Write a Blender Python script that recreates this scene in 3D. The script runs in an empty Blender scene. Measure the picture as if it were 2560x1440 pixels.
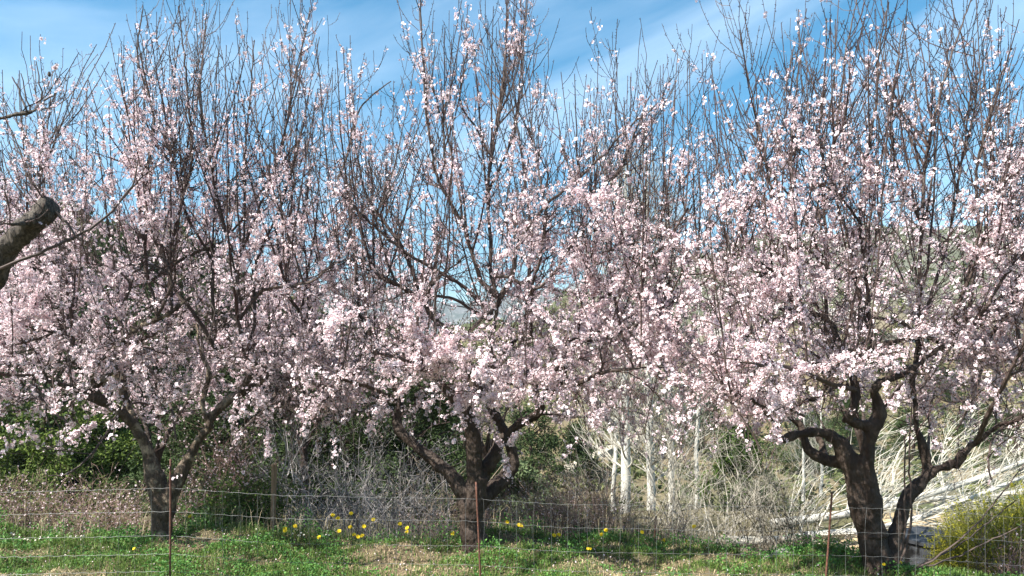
import bpy, math
import numpy as np
sc = bpy.context.scene
COL = sc.collection
F = 1849.0           # focal length in pixels of the 2560 px wide photograph
CAMZ = 2.0
HOR = 910.0          # horizon row

# ------------------------------------------------------------------ camera
cam_d = bpy.data.cameras.new('camera'); cam = bpy.data.objects.new('camera', cam_d); COL.objects.link(cam)
cam_d.lens = 26.0; cam_d.sensor_width = 36.0; cam_d.shift_y = 190.0 / 2560.0
cam_d.clip_start = 0.1; cam_d.clip_end = 20000
cam.location = (0, 0, CAMZ); cam.rotation_euler = (math.radians(90), 0, 0)
sc.camera = cam

# ------------------------------------------------------------------ sun, sky, exposure
SUN_EL = math.radians(49); SUN_AZ = math.radians(238)      # azimuth measured clockwise from +Y (the view direction)
sun_dir = np.array([math.sin(SUN_AZ) * math.cos(SUN_EL), math.cos(SUN_AZ) * math.cos(SUN_EL), math.sin(SUN_EL)])
from mathutils import Vector
sd = bpy.data.lights.new('sun', 'SUN'); so = bpy.data.objects.new('sun', sd); COL.objects.link(so)
sd.energy = 5.0; sd.angle = math.radians(0.5); sd.color = (1.0, 0.95, 0.88)
so.rotation_euler = Vector(sun_dir).to_track_quat('Z', 'Y').to_euler(); so.location = (-10, -10, 20)
world = bpy.data.worlds.new('World'); sc.world = world; world.use_nodes = True
nt = world.node_tree; nt.nodes.clear()
wo = nt.nodes.new('ShaderNodeOutputWorld'); bg = nt.nodes.new('ShaderNodeBackground')
sky = nt.nodes.new('ShaderNodeTexSky'); sky.sky_type = 'NISHITA'; sky.sun_disc = False
sky.sun_elevation = SUN_EL; sky.sun_rotation = SUN_AZ
sky.air_density = 1.0; sky.dust_density = 1.6; sky.ozone_density = 1.3; sky.altitude = 300
tc = nt.nodes.new('ShaderNodeTexCoord')
mp = nt.nodes.new('ShaderNodeMapping'); mp.inputs['Rotation'].default_value = (0, math.radians(20), 0); mp2 = nt.nodes.new('ShaderNodeMapping'); mp2.inputs['Location'].default_value = (3.1, 0.2, 0.55); mp2.inputs['Scale'].default_value = (0.8, 0.8, 5.0)
nz = nt.nodes.new('ShaderNodeTexNoise'); nz.inputs['Scale'].default_value = 1.7; nz.inputs['Detail'].default_value = 6; nz.inputs['Roughness'].default_value = 0.5; nz.inputs['Distortion'].default_value = 0.5
rp = nt.nodes.new('ShaderNodeValToRGB'); rp.color_ramp.elements[0].position = 0.45; rp.color_ramp.elements[0].color = (0, 0, 0, 1)
rp.color_ramp.elements[1].position = 0.78; rp.color_ramp.elements[1].color = (0.32, 0.32, 0.32, 1)
hs = nt.nodes.new('ShaderNodeHueSaturation'); hs.inputs['Saturation'].default_value = 1.5; hs.inputs['Value'].default_value = 0.9; hs.inputs['Hue'].default_value = 0.482
mx = nt.nodes.new('ShaderNodeMix'); mx.data_type = 'RGBA'
mx.inputs[7].default_value = (9.0, 10.0, 11.0, 1)
nt.links.new(tc.outputs['Generated'], mp.inputs['Vector']); nt.links.new(mp.outputs[0], mp2.inputs['Vector']); nt.links.new(mp2.outputs[0], nz.inputs['Vector'])
nt.links.new(nz.outputs['Fac'], rp.inputs[0]); nt.links.new(rp.outputs[0], mx.inputs[0])
nt.links.new(sky.outputs[0], hs.inputs['Color']); nt.links.new(hs.outputs[0], mx.inputs[6]); nt.links.new(mx.outputs[2], bg.inputs[0])
bg.inputs[1].default_value = 0.080
nt.links.new(bg.outputs[0], wo.inputs[0])
sc.view_settings.view_transform = 'Standard'; sc.view_settings.look = 'None'
sc.view_settings.exposure = 1.5; sc.view_settings.gamma = 1.0

# ------------------------------------------------------------------ helpers
def W(px, py, d):
    """a pixel of the photograph at distance d -> world point"""
    return np.array([(px - 1280.0) / F * d, d, CAMZ - (py - HOR) / F * d])

def unit(v):
    return v / np.maximum(np.linalg.norm(v, axis=-1, keepdims=True), 1e-9)

class Acc:
    """collects vertices, faces and vertex colours into one mesh"""
    def __init__(s): s.v = []; s.f = []; s.c = []; s.n = 0
    def add(s, V, Fs, C=None):
        V = np.asarray(V, np.float32).reshape(-1, 3)
        if len(V) == 0: return
        s.v.append(V)
        for f in (Fs if isinstance(Fs, list) else [Fs]):
            if len(f): s.f.append(np.asarray(f, np.int64) + s.n)
        if C is None: C = (1, 1, 1)
        C = np.asarray(C, np.float32)
        if C.ndim == 1: C = np.repeat(C[None], len(V), 0)
        s.c.append(C.reshape(-1, 3)); s.n += len(V)
    def mesh(s, name, smooth=False):
        me = bpy.data.meshes.new(name)
        V = np.concatenate(s.v) if s.v else np.zeros((0, 3), np.float32)
        C = np.concatenate(s.c) if s.c else np.zeros((0, 3), np.float32)
        me.vertices.add(len(V)); me.vertices.foreach_set('co', V.ravel())
        li = np.concatenate([f.ravel() for f in s.f]); lt = np.concatenate([np.full(len(f), f.shape[1]) for f in s.f])
        ls = np.concatenate([[0], np.cumsum(lt)[:-1]])
        me.loops.add(len(li)); me.loops.foreach_set('vertex_index', li.astype(np.int32))
        me.polygons.add(len(lt)); me.polygons.foreach_set('loop_start', ls.astype(np.int32))
        try: me.polygons.foreach_set('loop_total', lt.astype(np.int32))
        except Exception: pass
        me.update(calc_edges=True)
        a = me.color_attributes.new('col', 'FLOAT_COLOR', 'POINT')
        a.data.foreach_set('color', np.concatenate([C, np.ones((len(C), 1), np.float32)], 1).ravel())
        me.polygons.foreach_set('use_smooth', np.full(len(lt), bool(smooth)))
        me.validate(clean_customdata=False)
        return me
    def build(s, name, mat, parent=None, smooth=False, loc=None):
        if parent is not None and loc is None: loc = parent.location
        if loc is not None:
            off = np.array(loc, np.float32); s.v = [v - off for v in s.v]
        o = bpy.data.objects.new(name, s.mesh(name, smooth)); COL.objects.link(o)
        o.data.materials.append(mat)
        if parent is not None: o.parent = parent
        elif loc is not None: o.location = loc
        return o

def tag(o, label=None, cat=None, group=None, kind=None):
    if label: o['label'] = label
    if cat: o['category'] = cat
    if group: o['group'] = group
    if kind: o['kind'] = kind
    return o

def thing(name, loc, label, cat, group=None):
    o = bpy.data.objects.new(name, None); COL.objects.link(o); o.location = [float(c) for c in loc]
    o.empty_display_size = 0.2
    return tag(o, label, cat, group)

def copy_thing(o, loc, rotz=0, scale=1.0, label=None):
    r = o.copy(); COL.objects.link(r); r.location = loc; r.rotation_euler = (0, 0, rotz)
    r.scale = (scale, scale, scale) if np.isscalar(scale) else scale
    if label: r['label'] = label
    for ch in list(o.children):
        c = ch.copy(); COL.objects.link(c); c.parent = r
    return r

def spline(pts, step=None, n=None):
    """Catmull-Rom through rows (x, y, z, r)"""
    P = np.asarray(pts, float)
    if len(P) == 2: P = np.array([P[0], (P[0] + P[1]) / 2, P[1]])
    E = np.vstack([2 * P[0] - P[1], P, 2 * P[-1] - P[-2]])
    L = np.linalg.norm(np.diff(P[:, :3], axis=0), axis=1)
    out = []
    for i in range(len(P) - 1):
        k = max(2, int(round(L[i] / step))) if step else n
        t = np.linspace(0, 1, k, endpoint=False)[:, None]
        a, b, c, d = E[i], E[i + 1], E[i + 2], E[i + 3]
        out.append(0.5 * (2 * b + (c - a) * t + (2 * a - 5 * b + 4 * c - d) * t ** 2 + (3 * b - a - 3 * c + d) * t ** 3))
    out.append(P[-1:])
    return np.vstack(out)

def tubes(P, R, sides=4, caps=False):
    """P (N,K,3), R (N,K) -> verts, faces"""
    N, K, _ = P.shape
    T = unit(np.gradient(P, axis=1))
    m = unit(P[:, -1] - P[:, 0] + 1e-6)
    ref = np.where(np.abs(m[:, 2:3]) > 0.8, np.array([[1.0, 0.1, 0]]), np.array([[0, 0.1, 1.0]]))
    u = unit(np.cross(m, ref))[:, None, :]
    u = unit(u - (u * T).sum(-1, keepdims=True) * T); v = np.cross(T, u)
    a = np.arange(sides) * 2 * np.pi / sides
    V = P[:, :, None, :] + R[:, :, None, None] * (np.cos(a)[None, None, :, None] * u[:, :, None, :] + np.sin(a)[None, None, :, None] * v[:, :, None, :])
    idx = np.arange(N * K * sides).reshape(N, K, sides)
    nx = np.roll(idx, -1, axis=2)
    q = np.stack([idx[:, :-1], nx[:, :-1], nx[:, 1:], idx[:, 1:]], -1).reshape(-1, 4)
    fs = [q]
    if caps:
        fs.append(idx[:, 0, ::-1].reshape(N, sides)); fs.append(idx[:, -1].reshape(N, sides))
    return V.reshape(-1, 3), fs

def vnoise(P, scale, seed=0):
    """cheap smooth pseudo-noise in 0..1 from summed sines"""
    rg = np.random.default_rng(seed); P = np.asarray(P) * scale
    s = np.zeros(P.shape[:-1])
    for k in range(9):
        w = rg.normal(size=P.shape[-1]) * (0.7 + 0.32 * k); s += np.sin(P @ w + rg.uniform(0, 6.28)) / (1 + 0.22 * k)
    return np.clip(0.5 + s / 6.0, 0, 1)

# ------------------------------------------------------------------ materials
def mat(name, base=(0.5, 0.5, 0.5), rough=0.8, noise=None, bump=None, vcol=False, translucent=0.0, spec=0.3, var=None):
    """noise = (scale, second colour, low, high); bump = (scale, strength, distance)"""
    m = bpy.data.materials.new(name); m.use_nodes = True; t = m.node_tree
    b = t.nodes['Principled BSDF']; b.inputs['Roughness'].default_value = rough; b.inputs['Specular IOR Level'].default_value = spec
    tcn = t.nodes.new('ShaderNodeTexCoord'); col = None
    if vcol:
        a = t.nodes.new('ShaderNodeAttribute'); a.attribute_name = 'col'; col = a.outputs['Color']
    else:
        c = t.nodes.new('ShaderNodeRGB'); c.outputs[0].default_value = (*base, 1); col = c.outputs[0]
    def nzn(scale, detail=6, rgh=0.6, stretch=None):
        n = t.nodes.new('ShaderNodeTexNoise'); n.inputs['Scale'].default_value = scale; n.inputs['Detail'].default_value = detail; n.inputs['Roughness'].default_value = rgh
        if stretch:
            mpn = t.nodes.new('ShaderNodeMapping'); mpn.inputs['Scale'].default_value = stretch
            t.links.new(tcn.outputs['Object'], mpn.inputs[0]); t.links.new(mpn.outputs[0], n.inputs['Vector'])
        else: t.links.new(tcn.outputs['Object'], n.inputs['Vector'])
        return n
    for nn in ([noise] if isinstance(noise, tuple) else (noise or [])):
        n = nzn(nn[0], stretch=nn[4] if len(nn) > 4 else None)
        mr = t.nodes.new('ShaderNodeMapRange'); mr.inputs[1].default_value = nn[2]; mr.inputs[2].default_value = nn[3]
        t.links.new(n.outputs['Fac'], mr.inputs[0])
        x = t.nodes.new('ShaderNodeMix'); x.data_type = 'RGBA'; x.inputs[7].default_value = (*nn[1], 1)
        t.links.new(mr.outputs[0], x.inputs[0]); t.links.new(col, x.inputs[6]); col = x.outputs[2]
    t.links.new(col, b.inputs['Base Color'])
    if bump:
        n = nzn(bump[0], 8, 0.65, bump[3] if len(bump) > 3 else None); bn = t.nodes.new('ShaderNodeBump'); bn.inputs['Strength'].default_value = bump[1]; bn.inputs['Distance'].default_value = bump[2]
        t.links.new(n.outputs['Fac'], bn.inputs['Height']); t.links.new(bn.outputs[0], b.inputs['Normal'])
    if translucent:
        tr = t.nodes.new('ShaderNodeBsdfTranslucent'); t.links.new(col, tr.inputs[0])
        ms = t.nodes.new('ShaderNodeMixShader'); ms.inputs[0].default_value = translucent
        t.links.new(b.outputs[0], ms.inputs[1]); t.links.new(tr.outputs[0], ms.inputs[2]); t.links.new(ms.outputs[0], t.nodes['Material Output'].inputs[0])
    return m

M_bark = mat('almond_bark', (0.032, 0.021, 0.015), 0.6, [(9, (0.075, 0.055, 0.042), 0.45, 0.68), (45, (0.028, 0.019, 0.014), 0.5, 0.72, (1, 1, 0.35))], (38, 0.9, 0.03, (1, 1, 0.4)))
M_bark_pale = mat('almond_bark_pale', (0.075, 0.053, 0.036), 0.8, [(6, (0.30, 0.24, 0.17), 0.50, 0.62), (45, (0.035, 0.025, 0.018), 0.5, 0.72, (1, 1, 0.35))], (38, 1.0, 0.035, (1, 1, 0.4)))
M_twig = mat('almond_twig', rough=0.7, vcol=True)
M_petal = mat('almond_petal', rough=0.55, vcol=True, translucent=0.3, spec=0.2)
M_leaf = mat('leaf', rough=0.6, vcol=True, translucent=0.25)
M_needle = mat('needles', rough=0.8, vcol=True, translucent=0.08, spec=0.15)
M_poplar = mat('poplar_bark', (0.50, 0.49, 0.44), 0.7, [(3.5, (0.40, 0.40, 0.35), 0.45, 0.7), (30, (0.16, 0.15, 0.13), 0.6, 0.72, (1, 1, 2.5))], (30, 0.4, 0.01))
M_pbranch = mat('poplar_twigs', (0.40, 0.385, 0.33), 0.7, [(2.5, (0.20, 0.18, 0.14), 0.42, 0.68)])
M_fallen = mat('fallen_poplar_twigs', (0.47, 0.45, 0.38), 0.7, [(2.5, (0.22, 0.2, 0.15), 0.45, 0.7)])
M_wood_grey = mat('grey_wood', (0.055, 0.046, 0.038), 0.85, [(14, (0.17, 0.145, 0.115), 0.4, 0.66, (4, 4, 0.8)), (50, (0.03, 0.025, 0.02), 0.5, 0.7, (1, 1, 0.3))], (40, 1.0, 0.03, (3, 3, 0.5)))
M_stem = mat('dry_stem', rough=0.8, vcol=True)
M_wire = mat('galvanised_wire', (0.22, 0.225, 0.22), 0.6, spec=0.4); M_wire.node_tree.nodes['Principled BSDF'].inputs['Metallic'].default_value = 0.6
M_rust = mat('rusty_steel', (0.07, 0.032, 0.024), 0.8, (60, (0.15, 0.065, 0.04), 0.4, 0.65), (90, 0.5, 0.004))
M_stone = mat('stone', (0.33, 0.31, 0.28), 0.9, (8, (0.14, 0.13, 0.12), 0.45, 0.7), (16, 0.8, 0.03))
M_hose = mat('black_pipe', (0.015, 0.015, 0.017), 0.5)
M_almond = mat('dried_almond', (0.02, 0.016, 0.014), 0.8, (60, (0.06, 0.045, 0.03), 0.4, 0.7))
M_almond_tan = mat('tan_almond', (0.42, 0.22, 0.09), 0.7, (60, (0.2, 0.1, 0.05), 0.4, 0.7))
M_tank = mat('slate_concrete', (0.035, 0.04, 0.047), 0.7, (4, (0.02, 0.023, 0.028), 0.4, 0.7))

# ------------------------------------------------------------------ terrain
RU = np.array([-1.6, -0.69, -0.60, -0.52, -0.45, -0.40, -0.34, -0.29, -0.24, -0.18, -0.10, 0.0, 0.08, 0.15, 0.22, 0.27, 0.34, 0.45, 0.58, 0.69, 1.6])
RPY = np.array([560, 560, 560, 565, 600, 640, 705, 765, 800, 820, 830, 800, 745, 700, 655, 625, 588, 572, 562, 570, 560], float)
RD = np.array([70, 65, 62, 60, 60, 60, 62, 66, 75, 90, 105, 120, 130, 140, 145, 150, 155, 160, 165, 170, 180], float)
def smooth(t): t = np.clip(t, 0, 1); return t * t * (3 - 2 * t)
def edge_y(x): return 8.42 - 0.0 * x - 0.7 * smooth((x - 1.2) / 1.8) - 1.0 * smooth((x - 3.5) / 1.0) + 0.12 * np.sin(x * 1.7) + 0.07 * np.sin(x * 4.1 + 1)
def terrain(x, y):
    x = np.asarray(x, float); y = np.asarray(y, float)
    u = np.clip(x / np.maximum(y, 1e-3), -1.6, 1.6)
    near = 0.035 * np.sin(x * 2.1 + y) + 0.03 * np.sin(x * 5.3 - 2 * y) + 0.02 * np.sin(11 * x + 7 * y) - 0.02
    near = near + 0.045 * (np.sin(x * 3.1 + 1.3 * np.sin(y * 2)) * np.sin(y * 4.3 + x)) + 0.05 * smooth((-x - 1.5) / 2)
    e = edge_y(x)
    right = smooth((x - 1.0) / 2.0)
    bank = smooth((y - e) / 2.6)
    z1 = near - bank * (1.25 + 0.15 * (1 - right))
    z1 = z1 - smooth((y - 16.2) / 4.5) * 1.55
    zr = CAMZ + (HOR - np.interp(u, RU, RPY)) / F * np.interp(u, RU, RD)
    rd = np.interp(u, RU, RD)
    t = (y - 21) / (rd - 21)
    leftness = smooth((-u - 0.1) / 0.25)
    prof = smooth(t) * (1 - 0.35 * (1 - leftness)) + (0.35 * (1 - leftness)) * np.clip(t, 0, 1) ** 3
    dip = -2.2 * np.sin(np.clip(t * 2.4, 0, 1) * np.pi) * (1 - leftness)
    z2 = -2.95 + np.clip(prof, 0, 1) * (zr + 2.95) + dip
    z2 = z2 + np.clip(t, 0, 1) * (1 - smooth((t - 1) / 0.3)) * (1.3 * np.sin(u * 37 + y * 0.09) + 0.8 * np.sin(u * 91 + y * 0.21)) * 0.6
    z2 = z2 - np.clip(t - 1, 0, 5) * 14
    z = np.where(y > 21, z2, z1)
    return np.where(y > 21, z, z)
ys = np.concatenate([np.arange(-14, 4, 1.0), np.arange(4, 13, 0.12), 13 * (1.028 ** np.arange(0, 110))])
us = np.linspace(-1.55, 1.55, 420)
A = Acc()
YY, UU = np.meshgrid(ys, us, indexing='ij'); XX = UU * np.maximum(YY, 9.0)
ZZ = terrain(XX, YY)
hh = vnoise(np.stack([XX, YY], -1), 0.8, 5)
ZZ = ZZ + np.where(YY > 25, (hh - 0.5) * 1.0, 0)
idx = np.arange(YY.size).reshape(YY.shape)
q = np.stack([idx[:-1, :-1], idx[:-1, 1:], idx[1:, 1:], idx[1:, :-1]], -1).reshape(-1, 4)
# ground colours: soil and straw near, sand pad right, scrub hillside beyond
x, y, z = XX.ravel(), YY.ravel(), ZZ.ravel()
n1 = vnoise(np.stack([x, y], 1), 1.6, 1)[:, None]; n2 = vnoise(np.stack([x, y], 1), 0.18, 2)[:, None]; n3 = vnoise(np.stack([x, y], 1), 0.05, 3)[:, None]
soil = np.array([0.13, 0.095, 0.06]) * n1 + np.array([0.075, 0.085, 0.03]) * (1 - n1)
sand = np.array([0.50, 0.38, 0.22])
pxx = 1280 + x / np.maximum(y, 1) * F
sm = (smooth((y - 8.6) / 0.8) * (1 - smooth((y - 17.8) / 1.0)) * smooth((pxx - 1930 - 210 * smooth((y - 12.6) / 2)) / 60) * (1 - smooth((pxx - 2400 + 60 * smooth((y - 12) / 3)) / 50)))[:, None]
hillc = np.array([0.15, 0.12, 0.068]) * smooth(n2 * 1.5) + np.array([0.05, 0.068, 0.025]) * (1 - smooth(n2 * 1.5))
rightm = smooth((x / np.maximum(y, 1) - 0.02) / 0.15)[:, None] * smooth((y - 60) / 50)[:, None]
rock = np.array([0.17, 0.165, 0.145]) * n2 + np.array([0.08, 0.09, 0.055]) * (1 - n2)
hillc = hillc * (1 - rightm) + rock * rightm
leftm = smooth((-x / np.maximum(y, 1) - 0.25) / 0.2)[:, None]
hillc = hillc * (1 - leftm * 0.6) + np.array([0.05, 0.06, 0.025]) * leftm * 0.6
far = smooth((y - 12) / 6)[:, None]
cc = soil * (1 - far) + hillc * far; cc = cc * (1 - sm) + sand * sm
M_ground = mat('ground', rough=0.95, vcol=True, noise=[(3.0, (0.05, 0.055, 0.022), 0.55, 0.75), (22, (0.24, 0.19, 0.12), 0.6, 0.8)], bump=(14, 0.7, 0.05))
A.add(np.stack([x, y, z], 1), q, cc)
g = A.build('ground', M_ground, smooth=True); tag(g, kind='structure')

# hillside path
A = Acc(); pp = []
for px, py, d in [(1405, 1195, 40.5), (1420, 1180, 41.5), (1450, 1165, 42.5), (1480, 1150, 44), (1530, 1140, 46), (1600, 1120, 50)]:
    pp.append([(px - 1280) / F * d, d, 0, 0])
S = spline(pp, n=8); T = unit(np.gradient(S[:, :3], axis=0)); nrm = np.stack([-T[:, 1], T[:, 0], 0 * T[:, 0]], 1)
L_ = S[:, :3] + nrm * 0.45; R_ = S[:, :3] - nrm * 0.45
for Q in (L_, R_): Q[:, 2] = np.maximum(terrain(L_[:, 0], L_[:, 1]), terrain(R_[:, 0], R_[:, 1])) + 0.25
k = len(S); B_ = np.vstack([L_, R_]); Bl = B_.copy(); Bl[:, 2] -= 1.6; i = np.arange(k - 1)
A.add(np.vstack([B_, Bl]), [np.stack([i, i + 1, i + 1 + k, i + k], 1), np.stack([i, i + 2 * k, i + 1 + 2 * k, i + 1], 1), np.stack([i + k, i + k + 1, i + 3 * k + 1, i + 3 * k], 1)], (0.42, 0.38, 0.30))
tag(A.build('path', mat('path_dirt', vcol=True, rough=0.95, noise=(4, (0.3, 0.26, 0.2), 0.4, 0.7))), kind='structure')

# far mountains
def mountain(name, dist, prof, depth, c1, c2, seed, hi):
    A = Acc(); xs = np.linspace(prof[0][0], prof[-1][0], 260); ds = np.linspace(0, 1, 40)
    XX, DD = np.meshgrid(xs, ds); top = np.interp(XX, [p[0] for p in prof], [p[1] for p in prof])
    y = dist + (DD - 0.5) * depth
    zt = CAMZ + (HOR - top) / F * dist
    h = zt * (1 - np.abs(DD - 0.5) * 2) ** 0.8
    P2 = np.stack([(XX - 1280) / F * dist, y], -1)
    nn = vnoise(P2, 24.0 / dist, seed) * 0.6 + vnoise(P2, 90.0 / dist, seed + 1) * 0.3 + vnoise(P2, 260.0 / dist, seed + 2) * 0.12
    h = h * (0.86 + 0.26 * nn) - 6
    idx = np.arange(XX.size).reshape(XX.shape)
    q = np.stack([idx[:-1, :-1], idx[:-1, 1:], idx[1:, 1:], idx[1:, :-1]], -1).reshape(-1, 4)
    A.add(np.stack([P2[..., 0], y, h], -1).reshape(-1, 3), q)
    m = mat(name + '_rock', c1, 0.95, [(hi, c2, 0.42, 0.6), (hi * 6, (0.30, 0.30, 0.28), 0.58, 0.7)], None)
    tag(A.build(name, m, smooth=True), kind='structure')
mountain('mountain', 1500, [(-200, 700), (300, 690), (640, 735), (780, 720), (880, 688), (950, 715), (1040, 735), (1130, 752), (1220, 733), (1330, 722), (1450, 690), (1560, 660), (1680, 640), (1900, 640), (2800, 640)], 700, (0.045, 0.06, 0.05), (0.10, 0.105, 0.10), 11, 0.02)

# ------------------------------------------------------------------ blossom and wood generators
def flowers(A, C, N_, size, rng, pink=0.5, half=0.0):
    """five-petalled blossoms with a reddish calyx, C centres, N_ facing"""
    n = len(C)
    if n == 0: return
    N_ = unit(N_); ref = unit(rng.normal(size=(n, 3))); U = unit(np.cross(N_, ref)); V = np.cross(N_, U)
    s = size * rng.uniform(0.72, 1.15, n)
    cup = rng.uniform(-0.05, 0.55, n) + half
    ang = (np.arange(5) * 2 * np.pi / 5)[None, :] + rng.normal(0, 0.12, (n, 5))
    shape = [(0.08, 0.0, 0.0), (0.62, 0.40, 0.8), (1.0, 0.12, 1.0), (0.62, -0.40, 0.8)]
    verts = np.zeros((n, 5, 4, 3)); cup5 = np.clip(cup[:, None] + rng.normal(0, 0.16, (n, 5)), -0.3, 1.3)
    for k, (r, w, h) in enumerate(shape):
        rr = r * np.cos(cup5 * h); zz = r * np.sin(cup5 * h)
        a, b = np.cos(ang), np.sin(ang)
        lx = rr * a - w * b; ly = rr * b + w * a
        verts[:, :, k] = lx[..., None] * U[:, None] + ly[..., None] * V[:, None] + zz[..., None] * N_[:, None]
    verts = C[:, None, None] + verts * s[:, None, None, None]
    fi = np.arange(n * 20).reshape(-1, 4)
    tone = rng.beta(2, 2, n)[:, None]
    edgec = np.array([0.95, 0.92, 0.92]) * (1 - tone * pink) + np.array([0.94, 0.82, 0.845]) * tone * pink
    basec = np.array([0.66, 0.36, 0.42]) * np.ones((n, 1))
    c = np.repeat(edgec[:, None, None], 5, 1).repeat(4, 2).copy(); c[:, :, 0] = basec[:, None]
    A.add(verts.reshape(-1, 3), fi, c.reshape(-1, 3))
    # calyx
    a3 = np.arange(3) * 2 * np.pi / 3
    ring = C[:, None] + (np.cos(a3)[None, :, None] * U[:, None] + np.sin(a3)[None, :, None] * V[:, None]) * (0.25 * s)[:, None, None] - N_[:, None] * (0.03 * s)[:, None, None]
    tip = (C - N_ * (0.6 * s)[:, None])[:, None]
    vv = np.concatenate([ring, tip], 1); b = np.arange(n)[:, None] * 4
    f = np.concatenate([b + np.array([[0, 1, 3]]), b + np.array([[1, 2, 3]]), b + np.array([[2, 0, 3]])])
    A.add(vv.reshape(-1, 3), f, (0.22, 0.07, 0.06))

K = 7
TT = np.linspace(0, 1, K)[None, :, None]
def curves(S, Cc, E, rng, wig=0.02):
    """quadratic curves start, control, end -> (N,K,3) with a little wander"""
    P = (1 - TT) ** 2 * S[:, None] + 2 * TT * (1 - TT) * Cc[:, None] + TT ** 2 * E[:, None]
    L = np.linalg.norm(E - S, axis=1)
    wv = rng.normal(size=P.shape) * (L[:, None, None] * wig); wv[:, 0] = 0
    return P + np.cumsum(wv, axis=1) * 0.55

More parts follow.
